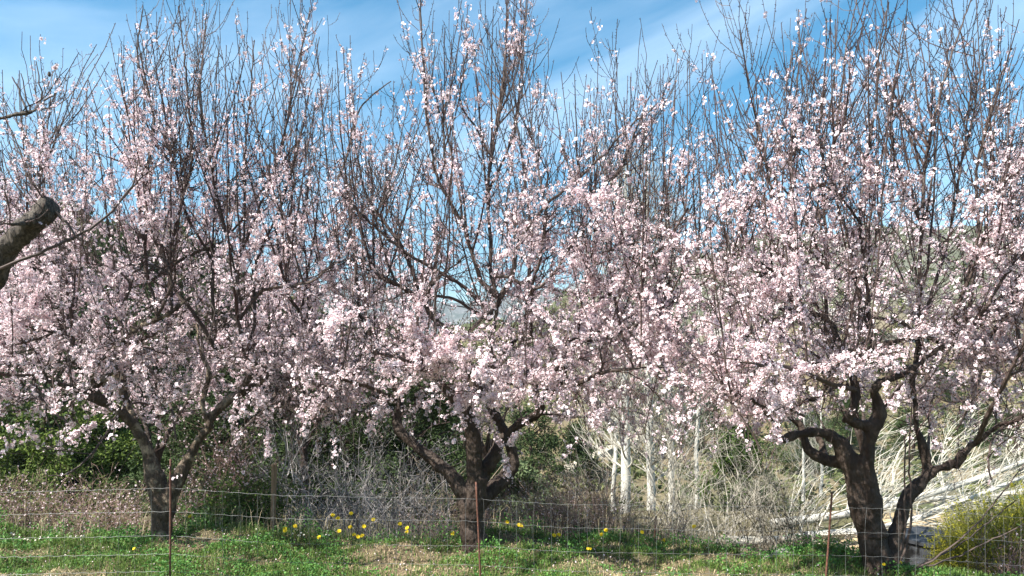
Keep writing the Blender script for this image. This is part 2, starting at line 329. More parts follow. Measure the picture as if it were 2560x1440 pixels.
TWIG_A = np.array([0.075, 0.054, 0.045]); TWIG_B = np.array([0.06, 0.032, 0.028]); TWIG_C = np.array([0.17, 0.145, 0.13])
class Tree:
    def __init__(s, D, seed):
        s.slim = 0.7; s.D = D; s.rng = np.random.default_rng(seed)
        s.np_, s.nd, s.nr = [], [], []          # nodes: points, directions, radii
        s.trunk = Acc(); s.shoots = []           # (P, R, level)
    def nodes(s, P, R):
        T = unit(np.gradient(P, axis=-2)); s.np_.append(P.reshape(-1, 3)); s.nd.append(T.reshape(-1, 3)); s.nr.append(np.asarray(R).reshape(-1))
    def limb(s, pts, thick=True, pool=True):
        q = []
        for px, py, dd, w in pts:
            d = s.D + dd; p = W(px, py, d); q.append([*p, max(w, 1.6) / 2 / F * d])
        S = spline(q, step=0.06)
        if thick:
            rg = s.rng; n = len(S); bump = np.interp(np.arange(n), np.arange(0, n + 6, 3), 1 + rg.normal(0, 0.07, len(np.arange(0, n + 6, 3))))
            S[1:-1, :3] += rg.normal(0, 0.004, (n - 2, 3))
            V, f = tubes(S[None, :, :3], (S[:, 3] * bump * s.slim)[None], 14, caps=True); s.trunk.add(V, f)
        else:
            S[:, 3] *= 0.85; S[1:-1, :3] += s.rng.normal(0, 0.005, (len(S) - 2, 3))
            m = max(2, int(math.ceil((len(S) - 1) / 6.0))); ti = np.linspace(0, len(S) - 1, m * 6 + 1)
            Q = np.stack([np.interp(ti, np.arange(len(S)), S[:, c_]) for c_ in range(4)], 1)
            ch = np.stack([Q[i * 6:i * 6 + 7] for i in range(m)])
            V, f = tubes(Q[None, :, :3], Q[None, :, 3], 7, caps=True)
            s.extra = getattr(s, 'extra', Acc()); s.extra.add(V, f, TWIG_A * 0.9)
            s.bare = getattr(s, 'bare', [])
            if pool: s.bare.append((ch[..., :3], ch[..., 3], 2))
        if pool: s.nodes(S[:, :3], S[:, 3])
        return S
    def hot_at(s, pts, r=16, k=60):
        """places where a shoot is sleeved in flowers"""
        s.hot = getattr(s, 'hot', [])
        for px, py in pts:
            p = W(px, py, s.D); s.hot.append((p[0], p[2], r * .62 / F * s.D, k * .42))
    def garland(s, pts, r=20, k=55):
        s.limb(pts, thick=False)
        for (a, b, _, _), (c, d, _, _) in zip(pts[:-1], pts[1:]):
            for t_ in (0, .33, .66, 1): s.hot_at([(a + (c - a) * t_, b + (d - b) * t_)], r, k)
    def pool(s): return np.concatenate(s.np_), np.concatenate(s.nd), np.concatenate(s.nr)
    def scaffold(s, n, cen, rad, zlo, zhi, maxlen=1.5):
        rg = s.rng; T = []
        while len(T) < n:
            p = rg.uniform(-1, 1, 3)
            if np.hypot(p[0], p[1]) > 1: continue
            z = zlo + (zhi - zlo) * (p[2] * 0.5 + 0.5)
            k = 0.75 + 0.25 * (z - zlo) / (zhi - zlo)
            T.append([cen[0] + p[0] * rad[0] * k, cen[1] + p[1] * rad[1] * k, z])
        T = np.array(T); NP, ND, NR = s.pool()
        dmin = np.array([np.linalg.norm(NP - t, axis=1).min() for t in T]); T = T[np.argsort(dmin)]
        Ps, Rs = [], []
        for t in T:
            v = t - NP; L = np.linalg.norm(v, axis=1); c = (v * ND).sum(1) / (L + 1e-6)
            cost = L * (1 + 0.5 * (1 - c)) + 0.35 * np.maximum(0, -v[:, 2]) + 0.25 * (NR < 0.006)
            i = int(np.argmin(cost))
            if L[i] < 0.22: continue
            if L[i] > maxlen: t = NP[i] + v[i] / L[i] * maxlen; L_ = maxlen
            else: L_ = L[i]
            a = NP[i]; ctrl = a + (t - a) * 0.45 + (ND[i] * 0.22 + np.array([0, 0, rg.uniform(-0.12, 0.12)])) * L_
            P = curves(a[None], ctrl[None], t[None], rg, 0.03)
            r0 = min(0.75 * NR[i], 0.006 + 0.013 * L_); R = np.linspace(r0, max(0.004, r0 * 0.45), K)[None]
            Ps.append(P[0]); Rs.append(R[0])
            NP = np.concatenate([NP, P[0]]); ND = np.concatenate([ND, unit(np.gradient(P[0], axis=0))]); NR = np.concatenate([NR, R[0]])
        Ps = np.array(Ps); Rs = np.array(Rs); s.nodes(Ps, Rs); s.shoots.append((Ps, Rs, 1))
    def upright(s, tips, lo=0.7, hi=2.2):
        """long upright shoots ending in the given points"""
        rg = s.rng; NP, ND, NR = s.pool(); Ps, Rs = [], []
        for t in tips:
            v = t - NP; h = np.hypot(v[:, 0], v[:, 1]); dz = v[:, 2]; want = rg.uniform(lo, hi)
            cost = np.abs(h - rg.uniform(0, .55)) * 1.3 + np.abs(dz - want) * 0.7 + 0.8 * (dz < 0.3) + 0.3 * (NR < 0.005)
            i = int(np.argmin(cost + rg.uniform(0, 0.12, len(cost)))); a = NP[i]; L = np.linalg.norm(t - a); kx = rg.uniform(.35, .85)
            ctrl = np.array([a[0] + kx * v[i, 0], a[1] + kx * v[i, 1], a[2] + 0.40 * dz[i]])
            P = curves(a[None], ctrl[None], t[None], rg, 0.012)[0]
            r0 = min(max(0.8 * NR[i], 0.006), 0.006 + 0.0048 * L); R = np.linspace(r0, 0.0038, K)
            Ps.append(P); Rs.append(R)
        Ps = np.array(Ps); Rs = np.array(Rs); s.shoots.append((Ps, Rs, 2)); return Ps, Rs
    def side(s, Ps, Rs, n, l0, l1, up=0.55, spread=0.9, tmin=0.1, droop=0.0, zf=None, level=3):
        """side twigs from a batch of shoots"""
        rg = s.rng; L = np.linalg.norm(Ps[:, -1] - Ps[:, 0], axis=1); i = rg.choice(len(Ps), n, p=L / L.sum())
        t = rg.uniform(tmin, 0.95, n) * (K - 1); k = np.minimum(t.astype(int), K - 2); fr = (t - k)[:, None]
        a = Ps[i, k] * (1 - fr) + Ps[i, k + 1] * fr; d = unit(Ps[i, k + 1] - Ps[i, k]); r = (Rs[i, k] * 0.75)
        rnd = rg.normal(size=(n, 3)); rnd = unit(rnd - (rnd * d).sum(1, keepdims=True) * d)
        d0 = unit(d * rg.uniform(0.2, 1.0, (n, 1)) + rnd * spread)
        ln = rg.uniform(l0, l1, n) * (0.7 + 0.6 * (1 - t / (K - 1))); ln = ln[:, None]
        e = a + d0 * ln * 0.75 + np.array([0, 0, 1.0]) * ln * (up if droop == 0 else (rg.uniform(-droop, up, (n, 1))))
        c = a + d0 * ln * 0.5
        if zf is not None:
            m = zf(a); a, c, e, r, ln = a[m], c[m], e[m], r[m], ln[m]
        P = curves(a, c, e, rg, 0.03)
        r0 = np.minimum(r, 0.0028 + 0.0035 * ln[:, 0]); R = r0[:, None] * np.linspace(1, 0.6, K)[None]
        R = np.maximum(R, 0.0025)
        s.shoots.append((P, R, level)); return P, R
    def free(s, n, l0, l1, zbias, maxr=0.05, zmax=9, level=3, minr=0.0, out=None):
        """twigs straight from the wood already grown, in loose directions"""
        rg = s.rng; NP, ND, NR = s.pool(); ok = np.where((NR < maxr) & (NR > minr) & (NP[:, 2] < zmax) & (NP[:, 2] > 1.0))[0]
        i = rg.choice(ok, n); a = NP[i]; d = unit(rg.normal(size=(n, 3)) + ND[i] * 0.5)
        if out is not None: d = unit(d + unit((a - out) * np.array([1, 1, 0])) * 0.5)
        ln = rg.uniform(l0, l1, (n, 1)); zb = rg.uniform(zbias[0], zbias[1], (n, 1))
        c = a + d * ln * 0.5 + np.array([0, 0, 0.12]) * ln; e = a + d * ln * 0.85 + np.array([0, 0, 1.0]) * ln * zb
        P = curves(a, c, e, rg, 0.035); r0 = np.minimum(NR[i] * 0.7, 0.003 + 0.005 * ln[:, 0])
        R = np.maximum(r0[:, None] * np.linspace(1, 0.45, K)[None], 0.0018)
        s.nodes(P, R) if ln.mean() > 0.4 else None
        s.shoots.append((P, R, level)); return P, R
    def blossom(s, dens, size=0.0178, maxr=0.012, cluster=(2, 5), pink=0.5, spurs=True):
        """clusters of flowers on short spurs; dens(points, shoot factor) = clusters per metre"""
        rg = s.rng; A = Acc(); AB = Acc()
        for P, R, lv in s.shoots + getattr(s, 'bare', []):
            a = P[:, :-1].reshape(-1, 3); b = P[:, 1:].reshape(-1, 3); r = R[:, :-1].reshape(-1)
            fac = np.repeat(np.exp(rg.normal(-0.3, 1.0, len(P))), K - 1)
            L = np.linalg.norm(b - a, axis=1); mid = (a + b) / 2
            d = unit(b - a)
            lam = dens(mid, fac, lv, s) * L * (r < maxr)
            cnt = rg.poisson(lam); i = np.repeat(np.arange(len(a)), cnt)
            # bud spurs on all thin wood
            if spurs:
                cb = rg.poisson(L * 17 * (r < 0.011)); j = np.repeat(np.arange(len(a)), cb); n = len(j)
                t = rg.uniform(0, 1, (n, 1)); p = a[j] * (1 - t) + b[j] * t
                rn = rg.normal(size=(n, 3)); rn = unit(rn - (rn * d[j]).sum(1, keepdims=True) * d[j]); dd = unit(rn + d[j] * 0.7)
                h = rg.uniform(0.010, 0.026, (n, 1)); w = 0.004; sdv = np.cross(dd, d[j])
                vv = np.stack([p - d[j] * w, p + d[j] * w + sdv * w, p + d[j] * w - sdv * w, p + dd * h + rn * r[j][:, None]], 1)
                bb = np.arange(n)[:, None] * 4
                AB.add(vv.reshape(-1, 3), np.concatenate([bb + [[0, 1, 3]], bb + [[1, 2, 3]], bb + [[2, 0, 3]]]), TWIG_B * 0.9)
            if len(i) == 0: continue
            t = rg.uniform(0, 1, (len(i), 1)); p = a[i] * (1 - t) + b[i] * t
            rn = rg.normal(size=(len(i), 3)); rn = unit(rn - (rn * d[i]).sum(1, keepdims=True) * d[i] * 0.8)
            off = r[i][:, None] + rg.uniform(0.006, 0.024, (len(i), 1)); cc = p + rn * off
            m = rg.integers(cluster[0], cluster[1] + 1, len(i)); k = np.repeat(np.arange(len(i)), m)
            jit = rg.normal(size=(len(k), 3)) * 0.016; C = cc[k] + jit
            Nn = unit(rn[k] + unit(jit) * 0.9 + np.array([0, 0, 0.15]) + rg.normal(size=(len(k), 3)) * 0.3)
            flowers(A, C, Nn, size, rg, pink)
        return A, AB
    def wood(s):
        A = getattr(s, 'extra', Acc())
        rg = s.rng
        for P, R, lv in s.shoots:
            sides = 6 if lv == 1 else (5 if lv == 2 else 3)
            V, f = tubes(P, R, sides)
            w = rg.uniform(0, 1, (len(P), 1, 1)); w2 = rg.uniform(0, 1, (len(P), 1, 1)) ** 2
            c = TWIG_A * (1 - w) + TWIG_B * w; c = (c * (1 - w2 * 0.45) + TWIG_C * w2 * 0.45) * 0.85
            A.add(V, f, np.broadcast_to(c[:, :, None, :] if False else np.repeat(c, K * sides, axis=1), (len(P), K * sides, 3)).reshape(-1, 3))
        return A

def remeshed(A, name, m, root, voxel=0.013, seed=0, ground=True):
    """fuses overlapping closed tubes into one continuous trunk, then knobbles it"""
    me = A.mesh(name); o = bpy.data.objects.new(name, me); COL.objects.link(o)
    md = o.modifiers.new('r', 'REMESH'); md.mode = 'VOXEL'; md.voxel_size = voxel
    sm_ = o.modifiers.new('s', 'SMOOTH'); sm_.factor = 0.5; sm_.iterations = 4
    dg = bpy.context.evaluated_depsgraph_get(); ev = o.evaluated_get(dg); nm = bpy.data.meshes.new_from_object(ev)
    bpy.data.objects.remove(o); bpy.data.meshes.remove(me)
    n = len(nm.vertices); co = np.zeros(n * 3, np.float32); nm.vertices.foreach_get('co', co); co = co.reshape(-1, 3)
    no = np.zeros(n * 3, np.float32); nm.vertex_normals.foreach_get('vector', no); no = no.reshape(-1, 3)
    cs = co * np.array([1, 1, 0.45])
    dsp = (vnoise(cs, 14, seed) - 0.5) * 0.028 + (vnoise(cs, 36, seed + 1) - 0.5) * 0.014 + (vnoise(cs, 80, seed + 2) - 0.5) * 0.007
    co = co + no * dsp[:, None] - np.array(root.location, np.float32)
    nm.vertices.foreach_set('co', co.ravel()); nm.materials.clear(); nm.materials.append(m)
    nm.polygons.foreach_set('use_smooth', np.ones(len(nm.polygons), bool)); nm.update()
    o = bpy.data.objects.new(name, nm); COL.objects.link(o); o.parent = root
    return o

NT = mat  # alias kept short
def almond_fruit(root, p, tan=False):
    A = Acc(); n = 8; th = np.linspace(0, np.pi, 7); ph = np.arange(n) * 2 * np.pi / n
    V = np.array([[math.sin(t) * math.cos(q_) * 0.8, math.sin(t) * math.sin(q_) * 0.62, math.cos(t) * 1.15] for t in th for q_ in ph]) * 0.017
    idx = np.arange(len(V)).reshape(7, n); nx = np.roll(idx, -1, 1)
    A.add(V + p, np.stack([idx[:-1], nx[:-1], nx[1:], idx[1:]], -1).reshape(-1, 4))
    return A.build('dried_almond', M_almond_tan if tan else M_almond, root, smooth=True)

def finish(t, root, bark, seed, dens, size=0.0178, pink=0.5, voxel=0.013, trunk=True, spurs=True):
    if trunk: remeshed(t.trunk, 'trunk', bark, root, voxel, seed)
    A, AB = t.blossom(dens, size, pink=pink, spurs=spurs)
    w = t.wood()
    if spurs: w.v += AB.v; w.f += [f + w.n for f in AB.f]; w.c += AB.c; w.n += AB.n
    w.build('branches', M_twig, root)
    A.build('blossoms', M_petal, root)

# ------------------------------------------------------------------ the almond trees
ENV = sorted([(5,230),(32,190),(92,152),(123,175),(180,172),(203,132),(240,120),(281,60),(357,12),(446,12),(482,20),(517,27),(556,85),(620,110),(672,100),(725,75),(775,17),(800,57),(855,100),(874,97),(900,250),(940,300),(1000,300),
 (1053,-10),(1115,68),(1170,15),(1245,12),(1268,0),(1297,-10),(1322,-20),(1345,70),(1376,215),(1410,173),(1443,185),(1500,130),(1547,155),(1590,210),(1632,205),(1660,160),(1689,135),(1731,130),(1762,130),(1792,135),(1826,222),(1860,240),(1898,188),(1950,42),(2010,18),(2067,40),(2097,0),(2145,-20),(2163,-10),(2223,3),(2257,58),(2315,52),(2378,-10),(2433,92),(2537,57),(2560,200),(2750,150)])
EX = np.array([e[0] for e in ENV]); EY = np.array([e[1] for e in ENV])
TIPS = [(5,230),(32,190),(52,182),(92,152),(123,175),(143,232),(180,172),(203,132),(240,120),(281,60),(295,100),(345,55),(357,12),(361,50),(428,40),(446,12),(482,20),(500,75),(517,27),(475,128),(556,85),(569,115),(620,110),(636,97),(660,96),(672,100),(700,102),(775,17),(762,60),(800,57),(808,90),(855,100),(874,97),(845,125),(883,220),(883,220),(978,203),(907,300),(932,325),(968,340),(978,340),(1005,345),(1040,277),
 (1053,-15),(1073,118),(1095,155),(1113,68),(1125,95),(1165,30),(1170,15),(1186,70),(1237,10),(1262,75),(1245,75),(1268,-12),(1272,110),(1297,-20),(1322,-20),(1312,112),(1308,162),(1345,70),(1376,215),(1388,265),(1410,173),(1443,185),(1460,187),(1500,130),(1513,215),(1535,195),(1547,155),(1560,185),(1578,190),(1595,210),(1632,205),(1655,160),(1663,160),(1689,135),
 (1718,150),(1731,130),(1762,130),(1792,135),(1787,192),(1804,222),(1826,222),(1847,72),(1865,262),(1898,188),(1950,42),(1983,45),(2003,35),(2011,18),(2067,40),(2090,38),(2097,-8),(2145,-15),(2163,-10),(2150,65),(2198,15),(2223,3),(2162,38),(2245,47),(2257,58),(2297,60),(2315,52),(2346,66),(2363,60),(2383,135),(2378,-12),(2430,-10),(2433,92),(2450,150),(2465,125),(2530,112),(2537,57),(2518,180),(2556,215)]

def main_dens(mid, fac, lv, t):
    z = mid[:, 2] + getattr(t, 'lift', 0.0)
    h = np.interp(z, [0.8, 1.6, 3.1, 3.7, 4.3, 4.9, 6.0], [1.5, 1.5, 1.45, 1.0, 0.40, 0.20, 0.15])
    cl = vnoise(mid, 2.6, 31); cl2 = vnoise(mid, 8.0, 32)
    c = np.clip((cl - 0.36) * 3.6, 0.04, 1.5) * np.clip((cl2 - 0.33) * 3.6, 0.08, 1.8)
    base = {1: 16, 2: 18, 3: 14, 4: 9}[lv]
    out = base * h * c * np.clip(fac, 0.06, 5)
    for hx, hz, hr, hk in getattr(t, 'hot', []):
        out = out + hk * np.exp(-((mid[:, 0] - hx) ** 2 + (mid[:, 2] - hz) ** 2) / hr ** 2)
    return out

def tips_for(x0, x1, D, rng, n, spread=1.2, lift=None):
    out = []
    for px, py in TIPS:
        if x0 <= px < x1: out.append(W(px, py, D + rng.uniform(-spread, spread) * 0.8))
    for _ in range(n):
        px = rng.uniform(x0, x1); e = np.interp(px, EX, EY); py = e + 60 + abs(rng.normal()) * 210
        out.append(W(px, min(py, 700), D + rng.uniform(-spread, spread)))
    return out

def canopy(t, x0, x1, D, cx, nrand, zf=1.0, nlow=900, nscaf=120, radx=2.15, rady=1.7, offx=0.0, opening=0.8, otop=1.95):
    rng = t.rng; cen = W(cx, HOR, D)
    t.scaffold(nscaf, (cen[0], cen[1]), (radx, rady), 1.5, 3.7); t.scaffold(30, (cen[0], cen[1]), (radx * 1.12, rady * 1.15), 1.3, 2.1)
    P, R = t.upright(tips_for(x0, x1, D, rng, nrand, rady * 0.8))
    t.nodes(P, R)
    bp = np.concatenate([b[0] for b in t.bare]); br = np.concatenate([b[1] for b in t.bare]); k = bp[:, 0, 2] > 2.6
    t.side(bp[k], br[k], int(k.sum() * 2.2), 0.25, 0.8, up=0.8, spread=0.45, level=3)
    fP, fR = t.side(P, R, int(len(P) * 1.1), 0.45, 1.1, up=0.5, spread=0.6, tmin=0.15)
    t.side(fP, fR, int(len(P) * 2.5), 0.08, 0.35, up=0.5, spread=0.7, level=4)
    sP, sR = t.side(P, R, int(len(P) * 4.5), 0.12, 0.5, up=0.5, spread=0.75)
    t.side(sP, sR, int(len(P) * 3), 0.06, 0.22, up=0.4, level=4)
    lP, lR = t.free(nlow, 0.3, 0.85, (-0.15, 0.65), maxr=0.04, zmax=4.2, out=(cen[0], cen[1], 0))
    dP, dR = t.free(nlow // 2, 0.35, 0.95, (-0.95, 0.0), maxr=0.03, zmax=2.6, out=(cen[0], cen[1], 0))
    k = dP[:, -1, 2] > 0.75; dP, dR = dP[k], dR[k]; t.shoots[-1] = (dP, dR, 3)
    ax = np.array([cen[0] + offx, D])
    for q_ in range(len(t.shoots)):
        P_, R_, l_ = t.shoots[q_]
        if l_ >= 3:
            m_ = P_[:, 3]; out_ = (np.abs(m_[:, 0] - ax[0]) > opening) | (m_[:, 2] > otop) | (m_[:, 1] > D + .5) | (t.rng.uniform(0, 1, len(P_)) < .12)
            t.shoots[q_] = (P_[out_], R_[out_], l_)
    dP, dR = t.shoots[-1][:2]
    t.side(lP, lR, int(nlow * 2.0), 0.08, 0.3, up=0.35, level=4)
    t.side(dP, dR, nlow // 2, 0.08, 0.28, up=0.0, droop=0.5, level=4)

# --- middle tree
D = 8.0; base = W(1190, 1372, D); base[2] = float(terrain(base[0], base[1]))
root = thing('almond_tree', base, 'blossoming almond tree in the middle with the tallest shoots and a low-forking trunk', 'almond tree', 'blossoming almond trees in the front row')
t = Tree(D, 101); t.lift = -0.3
t.limb([(1200,1440,0,112),(1194,1390,0,104),(1180,1325,0,84),(1178,1280,0,88),(1185,1235,0,86),(1196,1190,-.02,62)])
t.limb([(1172,1290,0,60),(1158,1240,0,56),(1130,1190,0,50),(1095,1160,.05,42),(1060,1132,.1,40),(1028,1105,.15,38),(1003,1082,.2,38),(993,1055,.25,30),(1001,1015,.3,28),(990,965,.35,24),(968,915,.45,20),(930,860,.6,15),(900,800,.8,10)])
t.limb([(1020,975,.3,10),(1040,945,.35,13),(1055,930,.4,14)])
t.limb([(1190,1250,0,60),(1188,1180,-.05,56),(1184,1110,-.1,50),(1172,1050,-.15,46),(1160,1010,-.18,44),(1152,985,-.2,40)])
t.limb([(1160,1015,-.18,38),(1180,965,-.2,34),(1178,930,-.15,30),(1150,872,-.1,27),(1118,830,0,24),(1090,801,.05,24),(1045,749,.1,22),(1000,715,.1,14),(944,687,.1,11),(890,640,0,8)])
t.limb([(1045,749,.1,16),(1062,730,.12,16),(1112,680,.2,13),(1165,640,.3,9)])
t.limb([(1150,985,-.2,34),(1138,978,-.28,30)])
t.limb([(1180,965,-.15,30),(1215,985,.2,30),(1236,944,.25,26),(1225,872,.3,22),(1238,800,.3,19),(1248,741,.3,20)])
t.limb([(1250,745,.3,18),(1206,707,.3,14),(1187,655,.25,12),(1150,550,.2,10),(1097,452,.1,9),(1075,350,0,8),(1060,200,-.1,6),(1053,60,-.1,5),(1051,-15,-.1,3)], thick=False)
t.limb([(1250,745,.3,18),(1281,685,.25,14),(1296,610,.2,12),(1341,542,.1,11),(1375,501,.1,9),(1460,435,0,8),(1560,330,0,6),(1640,262,0,4)], thick=False)
t.limb([(1248,745,.3,13),(1228,690,.4,12),(1225,600,.4,11),(1220,470,.45,9),(1238,330,.5,8),(1262,170,.5,6),(1269,-10,.5,3)], thick=False)
t.limb([(1185,1240,0,60),(1210,1181,.05,52),(1235,1140,.1,48),(1258,1095,.15,44),(1300,1058,.15,40),(1345,1035,.15,36),(1349,1001,.12,34),(1375,975,.1,34),(1399,962,.1,34),(1409,919,.05,26),(1412,872,.0,22),(1424,848,0,18)])
t.limb([(1370,975,.1,24),(1388,925,.2,22),(1420,885,.3,18),(1465,831,.4,16),(1562,797,.5,17),(1600,770,.5,12),(1680,700,.6,9),(1760,640,.7,7)])
t.limb([(1424,850,0,18),(1480,848,0,17),(1547,854,0,15),(1620,878,0,11),(1680,892,0,8)])
t.limb([(1495,846,0,14),(1484,767,0,12),(1484,670,0,11),(1491,554,0,10),(1521,475,0,10),(1560,400,.1,8),(1592,320,.1,6),(1625,240,.1,4)], thick=False)
t.limb([(1192,1270,.05,60),(1230,1222,.25,54),(1262,1195,.35,50),(1283,1155,.4,48),(1272,1105,.45,36),(1250,1060,.5,30),(1225,1015,.6,26),(1205,960,.7,20),(1240,900,.8,16),(1290,850,.9,12)])
t.limb([(1349,1001,.12,22),(1330,950,.4,18),(1300,880,.6,16),(1315,800,.7,13),(1320,700,.8,11),(1330,600,.9,9)], thick=False)
t.limb([(1000,1015,.3,16),(960,985,.0,14),(900,960,-.4,11),(840,945,-.7,8)], thick=False)
t.limb([(1172,1050,-.15,22),(1130,1000,-.5,18),(1080,940,-.8,14),(1010,900,-1.0,11),(930,880,-1.2,7)], thick=False)
t.limb([(1375,975,.1,20),(1440,960,-.4,15),(1510,930,-.8,12),(1600,920,-1.0,8)], thick=False)
for q_ in ([(1230,785,.2,12),(1217,771,.2,12),(1161,719,.1,11),(1105,685,0,10),(1011,629,-.2,9),(925,554,-.3,8),(850,486,-.4,6)],
          [(1045,749,.1,13),(1037,692,0,11),(992,599,-.2,10),(936,524,-.2,9),(906,460,-.2,7),(893,380,-.2,5),(880,290,-.2,3)],
          [(1225,800,.2,11),(1210,794,.1,10),(1135,749,-.1,9),(1060,737,-.3,7)], [(1030,737,.1,10),(974,700,-.2,8),(917,674,-.4,6),(870,650,-.5,4)],
          [(1240,690,.2,11),(1274,692,.1,10),(1337,722,.1,9),(1394,670,0,8),(1440,590,0,6),(1480,480,0,4)],
          [(1330,840,.4,11),(1326,779,.3,11),(1330,711,.2,10),(1349,655,.1,9),(1362,560,.1,7),(1370,420,.1,5)],
          [(1487,764,0,11),(1555,707,-.1,10),(1630,640,-.2,9),(1667,606,-.2,8),(1720,520,-.3,6)], [(1488,640,0,8),(1551,617,-.2,7),(1637,595,-.4,5),(1720,575,-.5,3)],
          [(1470,850,0,11),(1547,828,-.2,10),(1620,800,-.4,9),(1709,737,-.6,7),(1790,690,-.7,5)], [(1240,770,.2,10),(1200,800,-.3,9),(1150,850,-.6,7),(1080,860,-.8,5)],
          [(1097,452,.1,7),(1112,400,0,6),(1105,300,0,5),(1075,200,0,4)], [(1220,480,.4,8),(1250,420,.3,7),(1285,330,.3,6),(1300,200,.3,5),(1322,-20,.3,3)], [(1230,400,.4,7),(1190,320,.2,6),(1150,250,.1,5),(1170,110,0,4)]):
    t.limb(q_, thick=False)
t.hot_at([(1053,25),(1053,60),(1054,95),(1055,130),(1056,165),(1057,200),(1062,250),(1068,300),(1268,22),(1271,40),(1295,25),(1290,60),(1288,90),(1172,100),(1167,110),(1340,150),(1338,250),(1342,270),(1347,295),(1165,250),(1160,270),(1197,235),(1198,250),(930,335),(927,365),(925,385),(1460,380),(1480,355),(1500,335),(1560,345),(1570,320),(1545,380),(1530,430),(1640,265),(1632,285),(1622,305),(1440,440),(1100,570),(1195,560),(1300,560),(1115,860),(1090,880)])
t.garland([(1215,985,.2,9),(1260,955,-.3,9),(1300,975,-.5,7),(1280,1000,-.6,5),(1190,985,-.7,5),(1170,1010,-.7,3)], 26, 50)
t.garland([(1160,870,.3,10),(1110,880,-.3,8),(1060,890,-.6,6),(1010,920,-.8,4)], 22, 45)
t.garland([(940,690,0,9),(880,520,-.2,7),(850,480,-.2,4)], 18, 40)
t.garland([(900,920,.3,10),(840,980,-.1,8),(800,1010,-.4,6),(780,1050,-.5,4)], 22, 50)
canopy(t, 845, 1745, D, 1290, 100, radx=2.05, nlow=1050, offx=-.25, opening=.8, otop=1.85)
finish(t, root, M_bark, 1, main_dens)
for px, py, dd in [(920,388,-.1),(1353,968,0),(1103,450,-.15)]: almond_fruit(root, W(px, py, D + dd) - base, px == 1103)

# --- right tree
D = 7.2; base = W(2215, 1442, D); base[2] = float(terrain(base[0], base[1])) + 0.02
root = thing('almond_tree', base, 'blossoming almond tree at the right whose two dark stems split at the ground', 'almond tree', 'blossoming almond trees in the front row')
t = Tree(D, 202); t.slim = 0.78; t.lift = 0.62
t.limb([(2205,1500,0,120),(2200,1440,0,112),(2187,1380,0,92),(2172,1310,0,84),(2152,1240,0,74),(2138,1180,0,66),(2118,1140,.02,60),(2090,1100,.02,44),(2056,1080,0,34),(2007,1084,-.05,30),(1965,1096,-.1,30),(1944,1095,-.12,28),(1942,1061,-.15,22),(1950,1038,-.15,18),(1925,1010,-.2,13),(1880,990,-.3,9)])
t.limb([(2125,1155,.05,46),(2100,1157,.1,38),(2060,1147,.15,34),(2025,1128,.2,30),(2010,1100,.25,26),(1998,1062,.3,24),(1972,1040,.35,20),(2000,1010,.5,18),(2050,990,.6,16),(2072,960,.6,15)])
t.limb([(2062,1150,.15,26),(2056,1115,.3,22),(2040,1080,.4,16)])
t.limb([(2190,1340,-.05,70),(2180,1250,-.06,64),(2166,1170,-.08,52),(2172,1110,-.1,48),(2180,1065,-.1,46)])
t.limb([(2178,1070,-.1,34),(2145,1058,-.12,32),(2115,1046,-.14,32),(2132,1024,-.15,30),(2139,975,-.15,27),(2124,919,-.1,26),(2112,890,-.05,20),(2090,840,0,24),(2068,800,.05,26),(2052,785,.08,24)])
t.limb([(2098,883,-.08,24),(2130,882,-.1,26),(2169,876,-.1,22),(2244,852,-.1,20),(2300,842,-.05,18),(2380,858,.1,14),(2470,888,.3,12),(2580,905,.5,10)])
t.limb([(2182,1068,-.1,42),(2199,1040,-.1,40),(2195,1005,-.12,34),(2183,975,-.14,32),(2200,955,-.15,28),(2225,945,-.15,26),(2270,930,-.1,20),(2330,885,0,16),(2400,835,.1,13),(2480,760,.2,10),(2560,690,.3,8)])
t.limb([(2070,792,.05,16),(1992,782,.1,14),(1925,764,.2,9),(1860,750,.3,6)])
t.limb([(2035,788,.1,12),(1985,785,.3,13),(1920,805,.5,14),(1870,838,.6,12),(1835,858,.7,14)])
t.limb([(2215,1450,0,80),(2232,1390,.02,56),(2240,1330,.05,48),(2258,1265,.08,44),(2282,1228,.1,44),(2303,1203,.12,42)])
t.limb([(2300,1210,.12,30),(2317,1175,.15,28),(2315,1140,.15,25),(2303,1105,.15,23),(2293,1070,.15,21),(2286,1010,.15,18),(2282,950,.2,17),(2295,880,.3,15),(2290,800,.4,13)])
t.limb([(2303,1203,.12,34),(2340,1178,.1,30),(2375,1163,.08,28),(2398,1154,.05,29),(2412,1132,.03,24),(2440,1105,0,20),(2475,1082,-.05,16),(2500,1062,-.1,20),(2535,1055,-.15,15),(2600,1010,-.3,12)])
t.limb([(1992,782,.1,9),(1975,740,.1,9),(1982,690,.1,9),(1978,600,.15,9),(1975,500,.2,8),(1983,300,.2,6),(2003,120,.2,5)], thick=False)
t.limb([(2120,900,-.1,14),(2070,850,.1,12),(2065,760,.1,10),(2070,640,.1,9),(2060,480,.2,8),(2095,300,.2,7),(2115,130,.2,5),(2145,-15,.2,3)], thick=False)
t.limb([(2300,842,0,14),(2298,720,0,12),(2305,560,0,10),(2315,400,.1,9),(2350,240,.1,7),(2395,90,.1,5),(2430,-10,.1,3)], thick=False)
t.limb([(2410,840,.1,12),(2430,720,.1,11),(2450,600,.1,9),(2440,440,.1,8),(2480,260,.1,6),(2530,120,0,4)], thick=False)
t.limb([(2180,870,-.1,13),(2170,740,-.1,11),(2150,560,-.1,9),(2165,420,0,8),(2190,250,0,7),(2200,110,0,5),(2222,5,0,3)], thick=False)
t.limb([(2139,975,-.15,16),(2080,960,-.6,14),(2010,930,-1.0,11),(1930,915,-1.3,9),(1850,905,-1.4,7)], thick=False)
t.limb([(1942,1061,-.15,14),(1880,1000,-.5,11),(1800,950,-.8,8)], thick=False)
